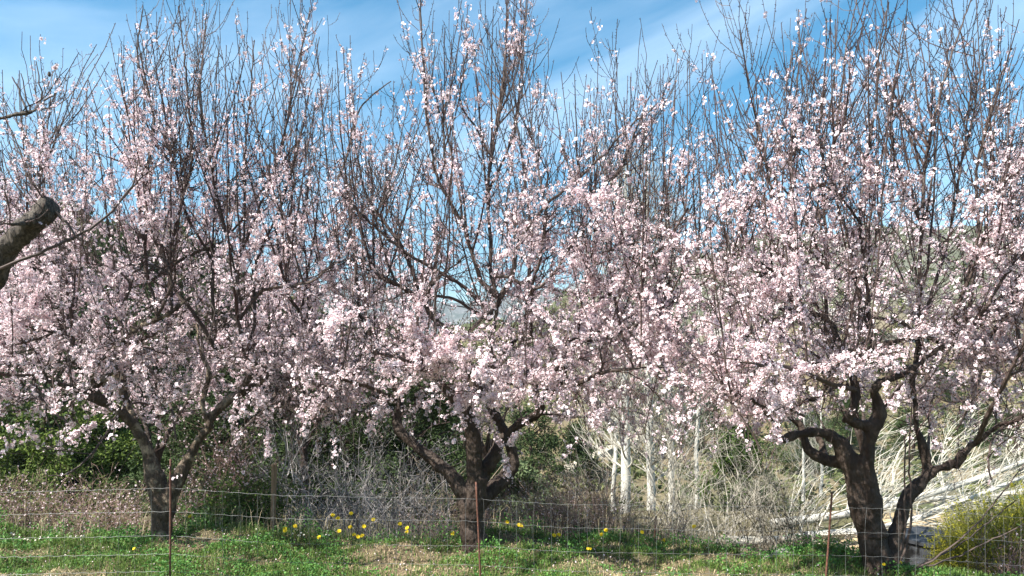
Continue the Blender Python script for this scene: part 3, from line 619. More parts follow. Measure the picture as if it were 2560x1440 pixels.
t.limb([(2440,1105,0,16),(2490,1000,-.5,14),(2540,900,-.8,11),(2600,800,-1.0,8)], thick=False)
# root suckers and thin bowed shoots round the foot
for q_ in ([(2240,1440,-.1,8),(2272,1340,-.12,7),(2278,1240,-.12,6),(2272,1130,-.12,5),(2280,1010,-.1,4)],
          [(2236,1435,-.15,7),(2262,1330,-.2,6),(2262,1200,-.2,5),(2262,1090,-.2,4)],
          [(2245,1440,-.2,7),(2330,1400,-.3,6),(2420,1330,-.4,5),(2500,1240,-.4,4),(2560,1160,-.4,3)],
          [(2250,1442,-.2,6),(2380,1395,-.3,5),(2480,1350,-.4,4),(2580,1300,-.5,3)],
          [(2250,1438,-.1,6),(2300,1412,.1,5),(2400,1360,.2,4),(2540,1250,.3,3)]):
    t.limb(q_, thick=False, pool=False)
for q_ in ([(2100,700,-.1,9),(1962,569,-.3,6)][::-1], [(1980,760,0,10),(1962,700,-.2,9),(1850,636,-.4,8),(1786,677,-.6,7),(1707,689,-.8,5)], [(2160,790,0,11),(2187,794,-.1,11),(2255,805,-.2,11),(2285,835,-.2,12)],
          [(2380,850,.1,12),(2394,767,-.1,11),(2446,640,-.3,9),(2480,520,-.4,7),(2520,400,-.4,5)], [(2410,850,.1,12),(2428,824,0,11),(2470,760,-.2,10),(2540,640,-.4,8),(2600,540,-.5,5)], [(2470,850,.2,12),(2502,805,0,11),(2560,741,-.2,9)],
          [(2070,800,.05,13),(2020,740,.3,10),(1950,640,.5,8),(1900,520,.6,6),(1860,380,.6,4)], [(2150,560,-.1,8),(2090,470,-.3,7),(2050,360,-.4,6),(2060,230,-.5,5),(2067,45,-.5,3)], [(2305,560,0,9),(2250,440,-.2,7),(2230,300,-.3,6),(2257,60,-.3,3)],
          [(2320,760,0,10),(2370,600,.2,8),(2400,430,.3,7),(2440,250,.3,5),(2433,95,.3,3)], [(1978,600,.15,8),(1930,480,0,7),(1900,330,-.1,5),(1847,74,-.1,2.5)]):
    t.limb(q_, thick=False)
t.garland([(2124,912,-.1,10),(2060,905,-.5,10),(1980,918,-.8,9),(1900,905,-.9,8),(1810,895,-.9,5),(1770,880,-.9,3)], 20, 60)
t.garland([(2010,1040,-.2,8),(1960,1020,-.5,8),(1880,1010,-.7,8),(1800,960,-.8,6),(1780,930,-.8,4)], 22, 55)
t.garland([(1800,960,-.8,8),(1830,1010,-.9,8),(1865,1060,-1.0,7),(1890,1100,-1.0,6),(1908,1138,-1.0,4)], 22, 70)
t.garland([(2470,888,.3,9),(2440,960,-.2,8),(2410,1040,-.4,7),(2390,1075,-.4,4)], 24, 45)
t.garland([(2510,1062,-.1,8),(2480,1100,-.3,7),(2470,1160,-.4,6),(2480,1200,-.4,4)], 16, 35)
t.garland([(2270,930,-.1,9),(2320,940,-.4,8),(2290,985,-.5,5),(2260,1000,-.5,3)], 22, 50)
t.hot_at([(2400,80),(1960,85),(2235,190),(2245,170),(2540,460),(2520,490),(2550,430)], 14, 30)
canopy(t, 1745, 2700, D, 2225, 125, radx=1.95, rady=1.6, nlow=900, offx=-.1, opening=1.05, otop=2.05)
finish(t, root, M_bark, 4, main_dens)
for px, py, dd in [(2040,317,.1),(2480,337,.1),(2382,95,.1),(2160,370,0)]: almond_fruit(root, W(px, py, D + dd) - base)

# --- left tree
D = 8.25; base = W(402, 1345, D); base[2] = float(terrain(base[0], base[1]))
root = thing('almond_tree', base, 'blossoming almond tree at the left with a pale peeling trunk beside a rusty post', 'almond tree', 'blossoming almond trees in the front row')
t = Tree(D, 303); t.lift = 0.1
t.limb([(405,1400,0,84),(403,1345,0,76),(405,1290,0,70),(398,1235,0,72),(382,1185,0,64),(372,1140,0,48),(358,1100,0,46),(330,1058,-.05,42),(300,1030,-.1,40),(265,1008,-.15,38),(235,995,-.2,36),(210,985,-.2,30)])
t.limb([(208,988,-.2,26),(235,965,-.15,30),(262,948,-.1,26),(290,915,0,20),(275,880,.1,16),(220,860,.2,12),(150,840,.3,9)])
t.limb([(410,1290,0,60),(428,1235,0,62),(455,1180,.05,52),(478,1135,.05,44),(500,1095,.05,38),(524,1065,.05,34),(516,1040,.05,28),(507,1015,.05,24),(514,975,.1,22),(522,930,.1,18),(500,870,.2,14),(490,800,.3,11)])
t.limb([(522,1060,.05,32),(545,1022,.1,32),(580,995,.2,30),(619,975,.25,28),(668,940,.3,24),(720,905,.4,18),(780,870,.5,13),(840,820,.6,9)])
t.limb([(345,1075,0,26),(315,1000,.3,26),(298,940,.5,30),(275,905,.6,24),(330,860,.8,18),(400,830,.9,14)])
t.limb([(600,985,.2,22),(640,920,-.1,18),(675,932,-.2,13),(615,887,-.3,14),(600,824,-.35,13),(592,767,-.4,12),(596,655,-.4,11)], thick=False)
for q_ in ([(596,655,-.4,9),(560,570,-.45,7),(530,430,-.5,6),(500,250,-.5,5),(517,30,-.5,3)], [(596,655,-.4,9),(612,560,-.35,7),(610,400,-.3,6),(625,250,-.3,5),(636,100,-.3,3)],
           [(596,655,-.4,9),(640,540,-.3,7),(690,420,-.2,6),(730,250,-.1,5),(775,18,-.1,3)]): t.limb(q_, thick=False)
t.limb([(262,1005,-.15,20),(230,930,-.3,18),(310,850,-.5,16),(345,820,-.5,17),(420,785,-.5,15),(480,740,-.4,9)])
t.limb([(395,795,-.5,11),(385,740,-.5,10),(366,690,-.5,10),(364,560,-.5,10),(368,430,-.5,9),(385,290,-.5,7),(345,150,-.5,5),(357,12,-.5,3)], thick=False)
t.limb([(150,840,.3,14),(180,780,.3,13),(175,720,.3,11),(110,600,.3,9),(100,480,.3,7),(110,300,.3,4)], thick=False)
t.limb([(430,780,-.5,11),(425,650,-.4,10),(450,520,-.4,9),(480,400,-.4,8),(470,240,-.4,6),(446,15,-.4,3)], thick=False)
t.limb([(210,985,-.2,18),(150,960,-.4,15),(80,940,-.6,12),(0,935,-.8,9),(-80,900,-.8,7)], thick=False)
t.limb([(668,940,.3,16),(730,950,-.2,12),(790,960,-.5,9),(850,975,-.7,6)], thick=False)
t.limb([(845,455,-.2,9),(870,380,-.2,7),(900,270,-.2,5),(978,203,-.2,3)], thick=False, pool=False)
for q_ in ([(532,800,-.1,11),(532,752,-.2,11),(525,644,-.2,9),(469,542,-.3,8),(440,430,-.3,6),(400,300,-.3,4)], [(615,887,-.3,11),(637,800,-.1,10),(637,719,0,9),(649,632,0,8),(700,520,.1,7),(740,380,.1,5)],
          [(600,800,-.3,10),(652,730,-.3,10),(720,715,-.5,9),(787,700,-.7,7),(850,640,-.8,4)], [(780,870,.5,11),(765,805,.3,11),(727,749,.1,10),(705,674,0,8),(690,560,0,6)],
          [(310,850,-.5,12),(300,779,-.4,11),(322,730,-.4,10),(349,587,-.3,8),(340,450,-.3,6),(300,280,-.3,4)], [(540,880,.2,12),(520,840,.1,12),(472,767,0,11),(435,719,0,9),(400,600,.1,6)],
          [(190,870,.2,12),(184,880,.1,12),(172,741,-.1,10),(135,689,-.2,9),(60,600,-.3,7),(20,480,-.3,5)], [(180,800,.2,10),(146,827,-.1,9),(60,857,-.3,7),(-20,860,-.4,5)], [(380,700,-.5,9),(470,640,-.3,8),(560,600,-.2,7),(660,470,-.1,6),(760,330,0,4)]):
    t.limb(q_, thick=False)
t.garland([(330,860,.8,9),(400,960,0,9),(430,1030,-.4,8),(440,1100,-.5,5)], 26, 50)
t.garland([(720,905,.4,9),(680,1000,-.1,9),(620,1060,-.3,8),(590,1110,-.4,4)], 24, 50)
t.garland([(80,940,-.6,9),(110,1010,-.7,8),(170,1060,-.8,6),(160,1100,-.8,4)], 22, 45)
t.garland([(300,1030,-.1,9),(240,1120,-.4,7),(180,1180,-.6,6),(120,1190,-.6,3)], 18, 40)
t.garland([(780,870,.5,9),(820,960,.1,8),(850,1040,0,5)], 24, 50)
t.garland([(395,795,-.5,9),(430,700,-.7,9),(395,620,-.7,8),(370,560,-.7,5)], 16, 50)
t.hot_at([(730,105),(738,95),(745,118),(400,215),(408,210),(345,140),(330,135),(515,290),(85,365),(85,395),(350,330),(480,770)], 14, 35)
canopy(t, -80, 845, D, 400, 110, radx=2.15, nlow=950, offx=0, opening=.75, otop=1.8)
finish(t, root, M_bark_pale, 7, main_dens)
for px, py, dd in [(435,594,-.3),(283,392,-.1),(262,500,0)]: almond_fruit(root, W(px, py, D + dd) - base, px == 435)

# --- the tree whose sawn limb reaches in from the left edge
D = 5.6; base = np.array([-5.3, 5.6, 0.0]); base[2] = float(terrain(base[0], base[1]))
root = thing('almond_tree', base, 'near tree at the left edge showing only a thick grey sawn limb', 'almond tree')
t = Tree(D, 404); b0 = base
pxb = lambda X, Z, d: (1280 + X / d * F, HOR + (CAMZ - Z) / d * F)
t.limb([(*pxb(-5.3, -.1, 5.6), 0, 110), (*pxb(-5.25, .6, 5.6), 0, 95), (*pxb(-5.1, 1.3, 5.6), -.05, 90), (*pxb(-4.7, 1.9, 5.5), -.2, 88), (-60,745,-.3,84), (0,640,-.4,82), (50,588,-.45,80), (95,545,-.5,72), (122,520,-.5,68), (131,512,-.5,66)])
t.limb([(84,560,-.5,40),(76,548,-.6,46),(66,556,-.64,36)])
t.limb([(112,528,-.5,34),(112,508,-.52,20),(118,498,-.52,12)])
t.limb([(90,555,-.5,22),(50,560,-.7,18),(0,556,-.8,14),(-40,550,-.8,10)])
t.limb([(-60,740,-.3,30),(-120,600,0,26),(-90,420,.2,22),(-40,320,.3,20),(0,297,.3,17),(50,284,.3,15),(70,282,.3,13),(95,268,.3,6),(112,250,.3,4),(124,176,.3,2)])
t.limb([(-30,690,-.4,12),(11,666,-.5,10),(100,632,-.5,9),(187,595,-.45,8),(262,540,-.4,7),(337,449,-.3,5),(345,400,-.3,3)], thick=False)
t.limb([(140,530,-.5,10),(165,555,-.5,8),(190,590,-.5,7),(205,615,-.5,5)], thick=False)
for q_ in ([(70,283,.3,6),(52,235,.3,5),(30,192,.3,3)], [(75,281,.3,5),(65,235,.3,4),(52,183,.3,2.5)], [(100,262,.3,5),(100,210,.3,4),(90,153,.3,2.5)], [(110,252,.3,5),(135,240,.3,4),(143,232,.3,2)]): t.limb(q_, thick=False, pool=False)
NP, ND, NR = t.pool(); P, R = t.free(40, 0.2, 0.6, (-0.1, 0.9), maxr=0.05, minr=0.0, zmax=5)
t.side(P, R, 50, 0.08, 0.25, up=0.4, level=4)
finish(t, root, M_wood_grey, 9, lambda m, f, l, s: 3.0 * f * (0.3 + vnoise(m, 6, 5)))

# --- second row, one terrace further down
def rear_tree(px, D, zb, hpx0, label, seed, width=2.2, n=28, toplift=0, dens=0.7):
    b = np.array([(px - 1280) / F * D, D, zb]); b[2] = float(terrain(b[0], b[1]))
    root = thing('almond_tree', b, label, 'almond tree', 'blossoming almond trees in the row behind')
    t = Tree(D, seed); rg = t.rng; w = F / D
    P0 = lambda X, Y, Z, r: (1280 + (b[0] + X) / (D + Y) * F, HOR + (CAMZ - Z) / (D + Y) * F, Y, r * 2 * F / (D + Y))
    zf = b[2] + 2.0
    t.limb([P0(0, 0, b[2] - .1, .11), P0(.02, 0, b[2] + .8, .085), P0(0, 0, zf, .08)])
    for k in range(5):
        a = k * 1.257 + rg.uniform(-.3, .3); c, s_ = math.cos(a), math.sin(a); r1 = rg.uniform(.9, 1.3)
        t.limb([P0(0, 0, zf - .1, .055), P0(c * .25, s_ * .25, zf + .5, .042), P0(c * r1 * .8, s_ * r1, zf + 1.3, .032), P0(c * width * .8, s_ * width * .7, zf + 2.0, .02)])
    cen = b
    t.scaffold(80, (b[0], b[1]), (width, width * .85), zf + .5, 3.9)
    tips = []
    for _ in range(n):
        X = b[0] + rg.uniform(-1, 1) * (width + .3); Y = D + rg.uniform(-1.3, 1.3); qx = 1280 + X / Y * F
        e = np.interp(qx, EX, EY); py = max(e + 190, 330) + toplift + abs(rg.normal()) * 150
        tips.append(W(qx, py, Y))
    P, R = t.upright(tips); t.nodes(P, R)
    sP, sR = t.side(P, R, int(n * 5), 0.15, 0.6)
    lP, lR = t.free(450, 0.35, 1.0, (-0.2, 0.6), maxr=0.05, zmax=4.2)
    t.side(lP, lR, 900, 0.1, 0.35, up=0.3, level=4)
    finish(t, root, M_bark, seed, lambda m, f, l, s: dens * main_dens(m, f, l, s), size=0.024, voxel=0.025, spurs=False)
rear_tree(-150, 11.6, -1.3, 0, 'rear almond tree behind the leftmost end of the left tree', 11, width=2.5)
rear_tree(392, 11.2, -1.3, 0, 'rear almond tree straight behind the trunk of the left tree', 12, width=2.6)
rear_tree(760, 12.2, -1.3, 0, 'rear almond tree between the left and the middle tree, above the bare grey bushes', 13, n=28, toplift=140, width=2.3)
rear_tree(1215, 11.8, -1.3, 0, 'rear almond tree straight behind the trunk of the middle tree', 14, width=2.8)
rear_tree(2160, 11.4, -1.3, 0, 'rear almond tree straight behind the stems of the right tree', 16, width=2.8, n=40)

# ------------------------------------------------------------------ foliage of pines, scrub and shrubs
def leaves(A, C, size, rng, cols, up=0.4, aspect=0.5):
    """small leaf faces at C (n,3); cols (n,3)"""
    n = len(C); N_ = unit(rng.normal(size=(n, 3)) + np.array([0, 0, up])); ref = unit(rng.normal(size=(n, 3)))
    U = unit(np.cross(N_, ref)); V = np.cross(N_, U); s = (size * rng.uniform(0.6, 1.3, n))[:, None]
    v = np.stack([C - U * s, C - V * s * aspect + N_ * s * 0.15, C + U * s, C + V * s * aspect + N_ * s * 0.15], 1)
    A.add(v.reshape(-1, 3), np.arange(n * 4).reshape(-1, 4), np.repeat(cols, 4, axis=0))

def blob_points(rng, n, nb, shape, br):
    """points spread through nb leaf clumps; shape(nb) gives clump centres, br their radius"""
    c = shape(nb); k = rng.integers(0, nb, n); d = unit(rng.normal(size=(n, 3))) * (rng.uniform(0, 1, (n, 1)) ** 0.45)
    r = br * (0.6 + 0.8 * ((k * 7919) % 97) / 97.0)
    return c[k] + d * r[:, None] * np.array([1, 1, 0.75]), k

def pine(name, seed, H, R, c0, c1, conical=0.5, n=9000, nb=70, leaf=0.07, loc=(0, 0, 0), label=None, cat='pine tree', group=None):
    rg = np.random.default_rng(seed); root = thing(name, loc, label, cat, group); A = Acc()
    S = spline([[0, 0, -0.4, .03 * H], [0.03 * H, 0, H * .35, .022 * H], [0, .02 * H, H * .8, .008 * H]], step=0.4)
    V, f = tubes(S[None, :, :3], S[None, :, 3], 7, caps=True); A.add(V, f)
    for k in range(9):
        z = H * rg.uniform(.25, .75); a = rg.uniform(0, 6.28); l = R * rg.uniform(.5, .8)
        Q = np.array([[0, 0, z], [math.cos(a) * l * .5, math.sin(a) * l * .5, z + .1 * H], [math.cos(a) * l, math.sin(a) * l, z + .13 * H]])
        V, f = tubes(Q[None], np.array([[.008, .005, .003]]) * H, 5); A.add(V, f)
    A.v = [v + np.array(loc, np.float32) for v in A.v]
    A.build('trunk', M_bark, root, smooth=True)
    def shape(m):
        z = rg.uniform(0.12, 1, m); rr = R * np.where(z < .35, .75 + z * .7, 1.0 - conical * (z - .35) / .65) * np.sqrt(rg.uniform(0.15, 1, m)); rr = rr * np.sqrt(np.clip(1.02 - z ** 3, 0, 1))
        a = rg.uniform(0, 6.28, m); return np.stack([np.cos(a) * rr, np.sin(a) * rr, z * H * .93], 1)
    P, k = blob_points(rg, n, nb, shape, R * .30)
    tone = rg.uniform(0, 1, nb)[k][:, None] * 0.6 + rg.uniform(0, 1, (n, 1)) * 0.4
    B = Acc(); leaves(B, P + np.array(loc), leaf, rg, np.array(c0) * (1 - tone) + np.array(c1) * tone, 0.5, 0.42)
    B.build('crown', M_needle, root); return root

rg = np.random.default_rng(77)
DK0, DK1 = (0.022, 0.036, 0.013), (0.055, 0.085, 0.028)
BR0, BR1 = (0.035, 0.062, 0.014), (0.14, 0.19, 0.035)
def TZ(px, d): x = (px - 1280) / F * d; return (x, d, float(terrain(x, d)))
protos = []
for i, (px, d, H, R, a, b, con) in enumerate([(10, 27, 6.5, 2.6, DK0, DK1, .5), (110, 24, 3.4, 1.7, BR0, BR1, .35), (560, 30, 6.8, 2.4, DK0, DK1, .55), (265, 25, 4.2, 1.7, BR0, BR1, .5)]):
    nm = 'pine_tree'
    protos.append(pine(nm, 500 + i, H, R, a, b, con, n=17000, loc=TZ(px, d),
        label=['dark green pine tree on the hillside behind the almond trees', 'bright green rounded young pine on the slope behind the left tree', 'dark green pine tree on the hillside behind the almond trees', 'bright green rounded young pine on the slope behind the left tree'][i],
        group=['dark pines on the wooded hillside', 'bright young pines low on the slope'][i % 2]))
spots = []
for d in [28, 32, 37, 43, 49, 55, 60]:
    px = -160 + rg.uniform(0, 60)
    lim = np.interp(d, [28, 60], [1130, 880])
    while px < lim:
        spots.append((px, d + rg.uniform(-2, 2), 0 if rg.random() < .5 else 2)); px += 108 * 28 / d * rg.uniform(.75, 1.35) * 1.25
for px, d, k in spots:
    u = (px - 1280) / F; sx = rg.uniform(.7, 1.15) * (0.72 if d > 50 else 1)
    p_ = TZ(px, d); ztop = CAMZ + (HOR - np.interp(px, [-300, 320, 500, 650, 800, 1300], [560, 566, 618, 720, 800, 900])) / F * d
    sz = min(sx * rg.uniform(.85, 1.1), (ztop - p_[2]) / 6.5)
    if sz < .12: continue
    copy_thing(protos[k], p_, rg.uniform(0, 6.28), (sx, sx, sz))
for px, d, sx in [(40, 25, 1.0), (185, 23.5, .8), (330, 27, 1.0), (470, 29, .8), (690, 26, .75), (705, 30, .9), (780, 31, .8), (900, 30, 1.0), (985, 34, .9), (1060, 37, .8), (1120, 33, .7)]:
    copy_thing(protos[1 if rg.random() < .5 else 3], TZ(px, d), rg.uniform(0, 6.28), sx)
pine('pine_tree', 531, 4.6, 1.9, DK0, DK1, .4, loc=TZ(1322, 33), label='lone dark pine on the tan slope right of the middle trunk, above a round bush')
pine('juniper_tree', 532, 3.6, 1.3, (0.035, 0.06, 0.015), (0.10, 0.16, 0.035), .8, loc=TZ(1850, 24), n=9000, label='green juniper on the slope between the white poplars and the right tree', cat='juniper')
pine('pine_tree', 533, 3.2, 1.3, DK0, BR0, .5, loc=TZ(1440, 38), label='small green pine beside the pale path on the tan slope')
pine('round_bush', 534, 1.9, 1.15, (0.06, 0.085, 0.04), (0.14, 0.18, 0.09), .1, n=7000, nb=50, loc=TZ(1320, 20), label='round grey-green bush just right of the middle trunk', cat='bush')
pine('round_bush', 535, 1.4, 1.0, (0.06, 0.085, 0.04), (0.13, 0.17, 0.08), .1, n=5000, nb=40, loc=TZ(1270, 17.5), label='low grey-green bush touching the right side of the middle trunk', cat='bush')
for i, (px, d) in enumerate([(2010, 40), (2120, 45), (2280, 42), (2440, 48), (2550, 40), (1760, 44), (1950, 52), (2350, 58), (2200, 66), (1620, 58), (1700, 70)]):
    sx = rg.uniform(.35, .6); copy_thing(protos[0], TZ(px, d), rg.uniform(0, 6.28), (sx * 1.5, sx * 1.5, sx), label='small dark pine scattered on the far right valley slope')

# scrub that dots the far slopes
A = Acc(); nb = 7500; d = 21 + 130 * rg.uniform(0, 1, nb) ** 1.15; u = rg.uniform(-.75, .85, nb)
x = u * d; z = terrain(x, d); r = rg.uniform(.25, .95, nb) * (0.55 + d / 90)
m = 26; k = np.repeat(np.arange(nb), m); dirs = unit(rg.normal(size=(nb * m, 3))); dirs[:, 2] = np.abs(dirs[:, 2])
P = np.stack([x, d, z], 1)[k] + dirs * r[k][:, None] * rg.uniform(.3, 1, (nb * m, 1)) * np.array([1, 1, .75])
tone = rg.uniform(0, 1, nb)[k][:, None]
gr = np.array([0.035, 0.055, 0.02]) * (1 - tone) + np.array([0.13, 0.14, 0.06]) * tone
leaves(A, P, 0.16, rg, gr * (0.8 + 0.4 * rg.uniform(0, 1, (len(P), 1))), .5, .6)
A.v = [v for v in A.v]; o = A.build('scrub', M_needle); tag(o, 'low green scrub dotted over the far slopes', 'scrub', kind='stuff')

# pale boulders and rock faces on the right slope
for i in range(26):
    dd = rg.uniform(70, 140); px = rg.uniform(1700, 2600); p = TZ(px, dd); A = Acc(); s = rg.uniform(1.0, 2.6)
    th, ph = np.meshgrid(np.linspace(0.05, 3.09, 8), np.arange(11) * 2 * np.pi / 11, indexing='ij')
    V = np.stack([np.sin(th) * np.cos(ph) * 1.5, np.sin(th) * np.sin(ph), np.cos(th) * .6], -1); V = V * (1 + (vnoise(V, 2.5, i)[..., None] - .5) * .9) * s
    ix = np.arange(88).reshape(8, 11); nx = np.roll(ix, -1, 1)
    A.add(V.reshape(-1, 3) + p, np.stack([ix[:-1], nx[:-1], nx[1:], ix[1:]], -1).reshape(-1, 4))
    tag(A.build('boulder', M_stone, loc=p), 'pale grey boulder lying on the far right slope', 'boulder', 'boulders on the far right slope')

# ------------------------------------------------------------------ poplars
def poplar(px, D, H, r0, seed, label, nb=70, base=None, top=None, group='bare white poplars', fallen=False, tint=(1, 1, 1)):
    rg = np.random.default_rng(seed)
    b = np.array(base if base is not None else TZ(px, D)); tp = np.array(top if top is not None else b + [rg.uniform(-.2, .2), 0, H])
    root = thing('poplar_tree' if not fallen else 'fallen_poplar', b, label, 'poplar', group)
    ax = tp - b; H = np.linalg.norm(ax); ax = ax / H
    q = [[*(b + ax * H * t + rg.normal(0, .03 * (t > 0), 3) + np.array([0, 0, (-.5 if fallen else 0) * math.sin(t * 3.14)])), r0 * (1 - t) ** .8 + .012] for t in np.linspace(0, 1, 9)]
    if not fallen: q[0][2] -= .3
    S = spline(q, step=.25); A = Acc(); V, f = tubes(S[None, :, :3], S[None, :, 3], 12, caps=True); A.add(V, f); A.build('trunk', M_poplar, root, smooth=True)
    i = (rg.uniform(.18 if not fallen else .12, .97, nb) * (len(S) - 1)).astype(int); a = S[i, :3]; t = i / (len(S) - 1)
    d = rg.normal(size=(nb, 3)); d = unit(d - (d @ ax)[:, None] * ax)
    if fallen: d[:, 2] = d[:, 2] * .7 + .22
    ln = (H * rg.uniform(.16, .34, nb) * (1.1 - .6 * t))[:, None]
    c = a + (d * .55 + ax * .25) * ln; e = a + (d * (.42 if not fallen else .6) + ax * (.95 if not fallen else .85)) * ln
    P = curves(a, c, e, rg, .012); R = (r0 * (.24 if not fallen else .25) * (1 - .6 * t))[:, None] * np.linspace(1, .22, K)[None]
    B = Acc(); V, f = tubes(P, R, 5); B.add(V, f)
    def sub(P, R, n, l0, l1, rr):
        L = np.linalg.norm(P[:, -1] - P[:, 0], axis=1); i = rg.choice(len(P), n, p=L / L.sum()); k = rg.integers(1, K - 1, n); a = P[i, k]; dd = unit(P[i, k + 1] - P[i, k])
        r_ = rg.normal(size=(n, 3)); r_ = unit(r_ - (r_ * dd).sum(1, keepdims=True) * dd); ln = rg.uniform(l0, l1, (n, 1)) * H / 10
        e = a + (dd * .8 + r_ * .38 + ax * .25) * ln; c = a + (dd * .4 + r_ * .33) * ln
        Q = curves(a, c, e, rg, .02); Rr = np.minimum(R[i, k] * .6, rr)[:, None] * np.linspace(1, .35, K)[None]; V, f = tubes(Q, Rr, 3); B.add(V, f); return Q, Rr
    Q, Rq = sub(P, R, nb * 5, .7, 1.9, .011); sub(Q, Rq, nb * (6 if fallen else 8), .3, .9, .006)
    B.build('branches', M_pbranch if not fallen else M_fallen, root); return root
poplar(1562, 18.5, 9.5, .125, 1, 'nearest white-barked bare poplar, the leftmost trunk of the cluster', nb=110)
poplar(1625, 20.5, 10.0, .12, 2, 'white-barked bare poplar in the middle of the cluster right behind the first', nb=100)
poplar(1682, 22.5, 9.5, .10, 3, 'thinner bare poplar, the rightmost trunk of the cluster', nb=70)
poplar(1535, 26, 9.0, .08, 4, 'slim bare poplar farther back at the left side of the cluster', nb=50)
poplar(1740, 27, 9.0, .08, 5, 'slim bare poplar farther back at the right side of the cluster', nb=50)
poplar(2007, 30, 4.6, .06, 6, 'small slender poplar far behind left of the right tree trunk', nb=40)
poplar(2052, 31, 4.4, .06, 7, 'small slender poplar far behind touching the right tree trunk', nb=40)
poplar(0, 0, 0, .075, 8, 'fallen white poplar lying with its crown to the right, the front one', nb=48, base=W(1815, 1352, 13.0), top=W(2700, 1120, 13.6), group='fallen white poplars', fallen=True)
poplar(0, 0, 0, .085, 9, 'fallen white poplar lying behind the front one, its trunk crossing behind the dark stems', nb=42, base=W(1930, 1310, 14.6), top=W(2850, 1010, 16.0), group='fallen white poplars', fallen=True)
poplar(0, 0, 0, .06, 10, 'fallen poplar whose thin crown spreads above the yellow bush', nb=36, base=W(2150, 1250, 16.5), top=W(2950, 1090, 17), group='fallen white poplars', fallen=True)

# ------------------------------------------------------------------ shrubs along the terrace edge
def shrub(name, px, D, w, h, seed, label, cat, c0, c1, ns=26, thick=.011, bloom=0, leaf=0, lc=None, zb=None, curl=.03, group=None, bsize=.017, spread=1.0, nsub=7):
    rg = np.random.default_rng(seed); x = (px - 1280) / F * D; b = np.array([x, D, float(terrain(x, D)) if zb is None else zb])
    root = thing(name, b, label, cat, group); A = Acc()
    a = b + np.stack([rg.normal(0, w * .13, ns), rg.normal(0, .18, ns), np.full(ns, -.08)], 1)
    ang = rg.uniform(0, 6.28, ns); rr = w / 2 * spread * np.sqrt(rg.uniform(0, 1, ns))
    e = b + np.stack([np.cos(ang) * rr, np.sin(ang) * rr * .7, h * rg.uniform(.55, 1.05, ns) * np.sqrt(np.clip(1.05 - (rr / (w * .75)) ** 2, .2, 1))], 1)
    c = a + (e - a) * np.array([.35, .35, .6]) + rg.normal(0, .05, (ns, 3)) * w
    P = curves(a, c, e, rg, curl); R = np.full((ns, 1), thick) * np.linspace(1, .35, K)[None]
    def col(n): t = rg.uniform(0, 1, (n, 1)); return np.array(c0) * (1 - t) + np.array(c1) * t
    def put(P, R, s): V, f = tubes(P, R, s); A.add(V, f, np.repeat(col(len(P)), K * s, axis=0))
    put(P, R, 5); allP = [P]
    def sub(P, R, n, l0, l1, rm, cu):
        L = np.linalg.norm(P[:, -1] - P[:, 0], axis=1); i = rg.choice(len(P), n, p=L / L.sum()); k = rg.integers(1, K - 1, n); a = P[i, k]; dd = unit(P[i, k + 1] - P[i, k])
        r_ = rg.normal(size=(n, 3)); ln = rg.uniform(l0, l1, (n, 1)) * h
        e = a + unit(dd * .8 + unit(r_) * .8 + [0, 0, .15]) * ln; c = a + unit(dd + unit(r_) * .7) * ln * .5 + rg.normal(0, .12, (n, 3)) * ln
        Q = curves(a, c, e, rg, cu); Rr = np.minimum(R[i, k] * .7, rm)[:, None] * np.linspace(1, .4, K)[None]; put(Q, np.maximum(Rr, .0016), 3); allP.append(Q); return Q, Rr
    Q, Rq = sub(P, R, ns * nsub, .18, .5, thick * .5, curl * 1.3); sub(Q, Rq, ns * nsub * 2, .08, .26, thick * .3, curl * 1.5)
    A.build('stems', M_stem, root)
    pts = np.concatenate([q[:, 1:].reshape(-1, 3) for q in allP[1:]])
    if bloom:
        i = rg.choice(len(pts), bloom); B = Acc(); flowers(B, pts[i] + rg.normal(0, .012, (bloom, 3)), rg.normal(size=(bloom, 3)), bsize, rg, .9); B.build('blossoms', M_petal, root)
    if leaf:
        i = rg.choice(len(pts), leaf); B = Acc(); t = rg.uniform(0, 1, (leaf, 1)); leaves(B, pts[i] + rg.normal(0, .02, (leaf, 3)), .022, rg, np.array(lc[0]) * (1 - t) + np.array(lc[1]) * t, .5, .5); B.build('leaves', M_leaf, root)
    return root
PKS0, PKS1 = (0.09, 0.055, 0.045), (0.34, 0.23, 0.19)
GY0, GY1 = (0.10, 0.09, 0.085), (0.42, 0.39, 0.37)
GL = ((0.05, 0.10, 0.02), (0.16, 0.24, 0.05))
i = 0
for px, D, w, h in [(-30, 9.9, 1.3, 1.2), (70, 9.8, 1.2, 1.1), (165, 10.0, 1.2, 1.25), (255, 9.7, 1.1, 1.05), (340, 9.9, 1.1, 1.2), (470, 9.9, 1.0, 1.15), (240, 10.6, 1.6, 1.5), (40, 10.7, 1.6, 1.45)]:
    i += 1; shrub('twiggy_shrub', px, D, w, h, 600 + i, 'reddish twiggy shrub with tiny pink buds along the terrace edge at the left', 'shrub', PKS0, PKS1, ns=26, thick=.006, bloom=480, leaf=900, lc=((0.06, 0.10, 0.02), (0.2, 0.2, 0.08)), group='reddish shrubs along the left terrace edge', bsize=.013)
shrub('flowering_shrub', 545, 10.2, 1.6, 2.1, 620, 'tall pink flowering shrub filling the gap right of the left trunk', 'shrub', PKS0, (0.22, 0.14, 0.12), ns=34, thick=.009, bloom=1500, leaf=300, lc=GL, bsize=.014)
shrub('leafy_shrub', 615, 9.7, 1.0, 1.15, 621, 'dark green leafy shrub left of the wooden stake', 'shrub', (0.05, 0.05, 0.03), (0.1, 0.09, 0.05), ns=30, thick=.006, leaf=7000, lc=((0.03, 0.06, 0.012), (0.12, 0.19, 0.03)))
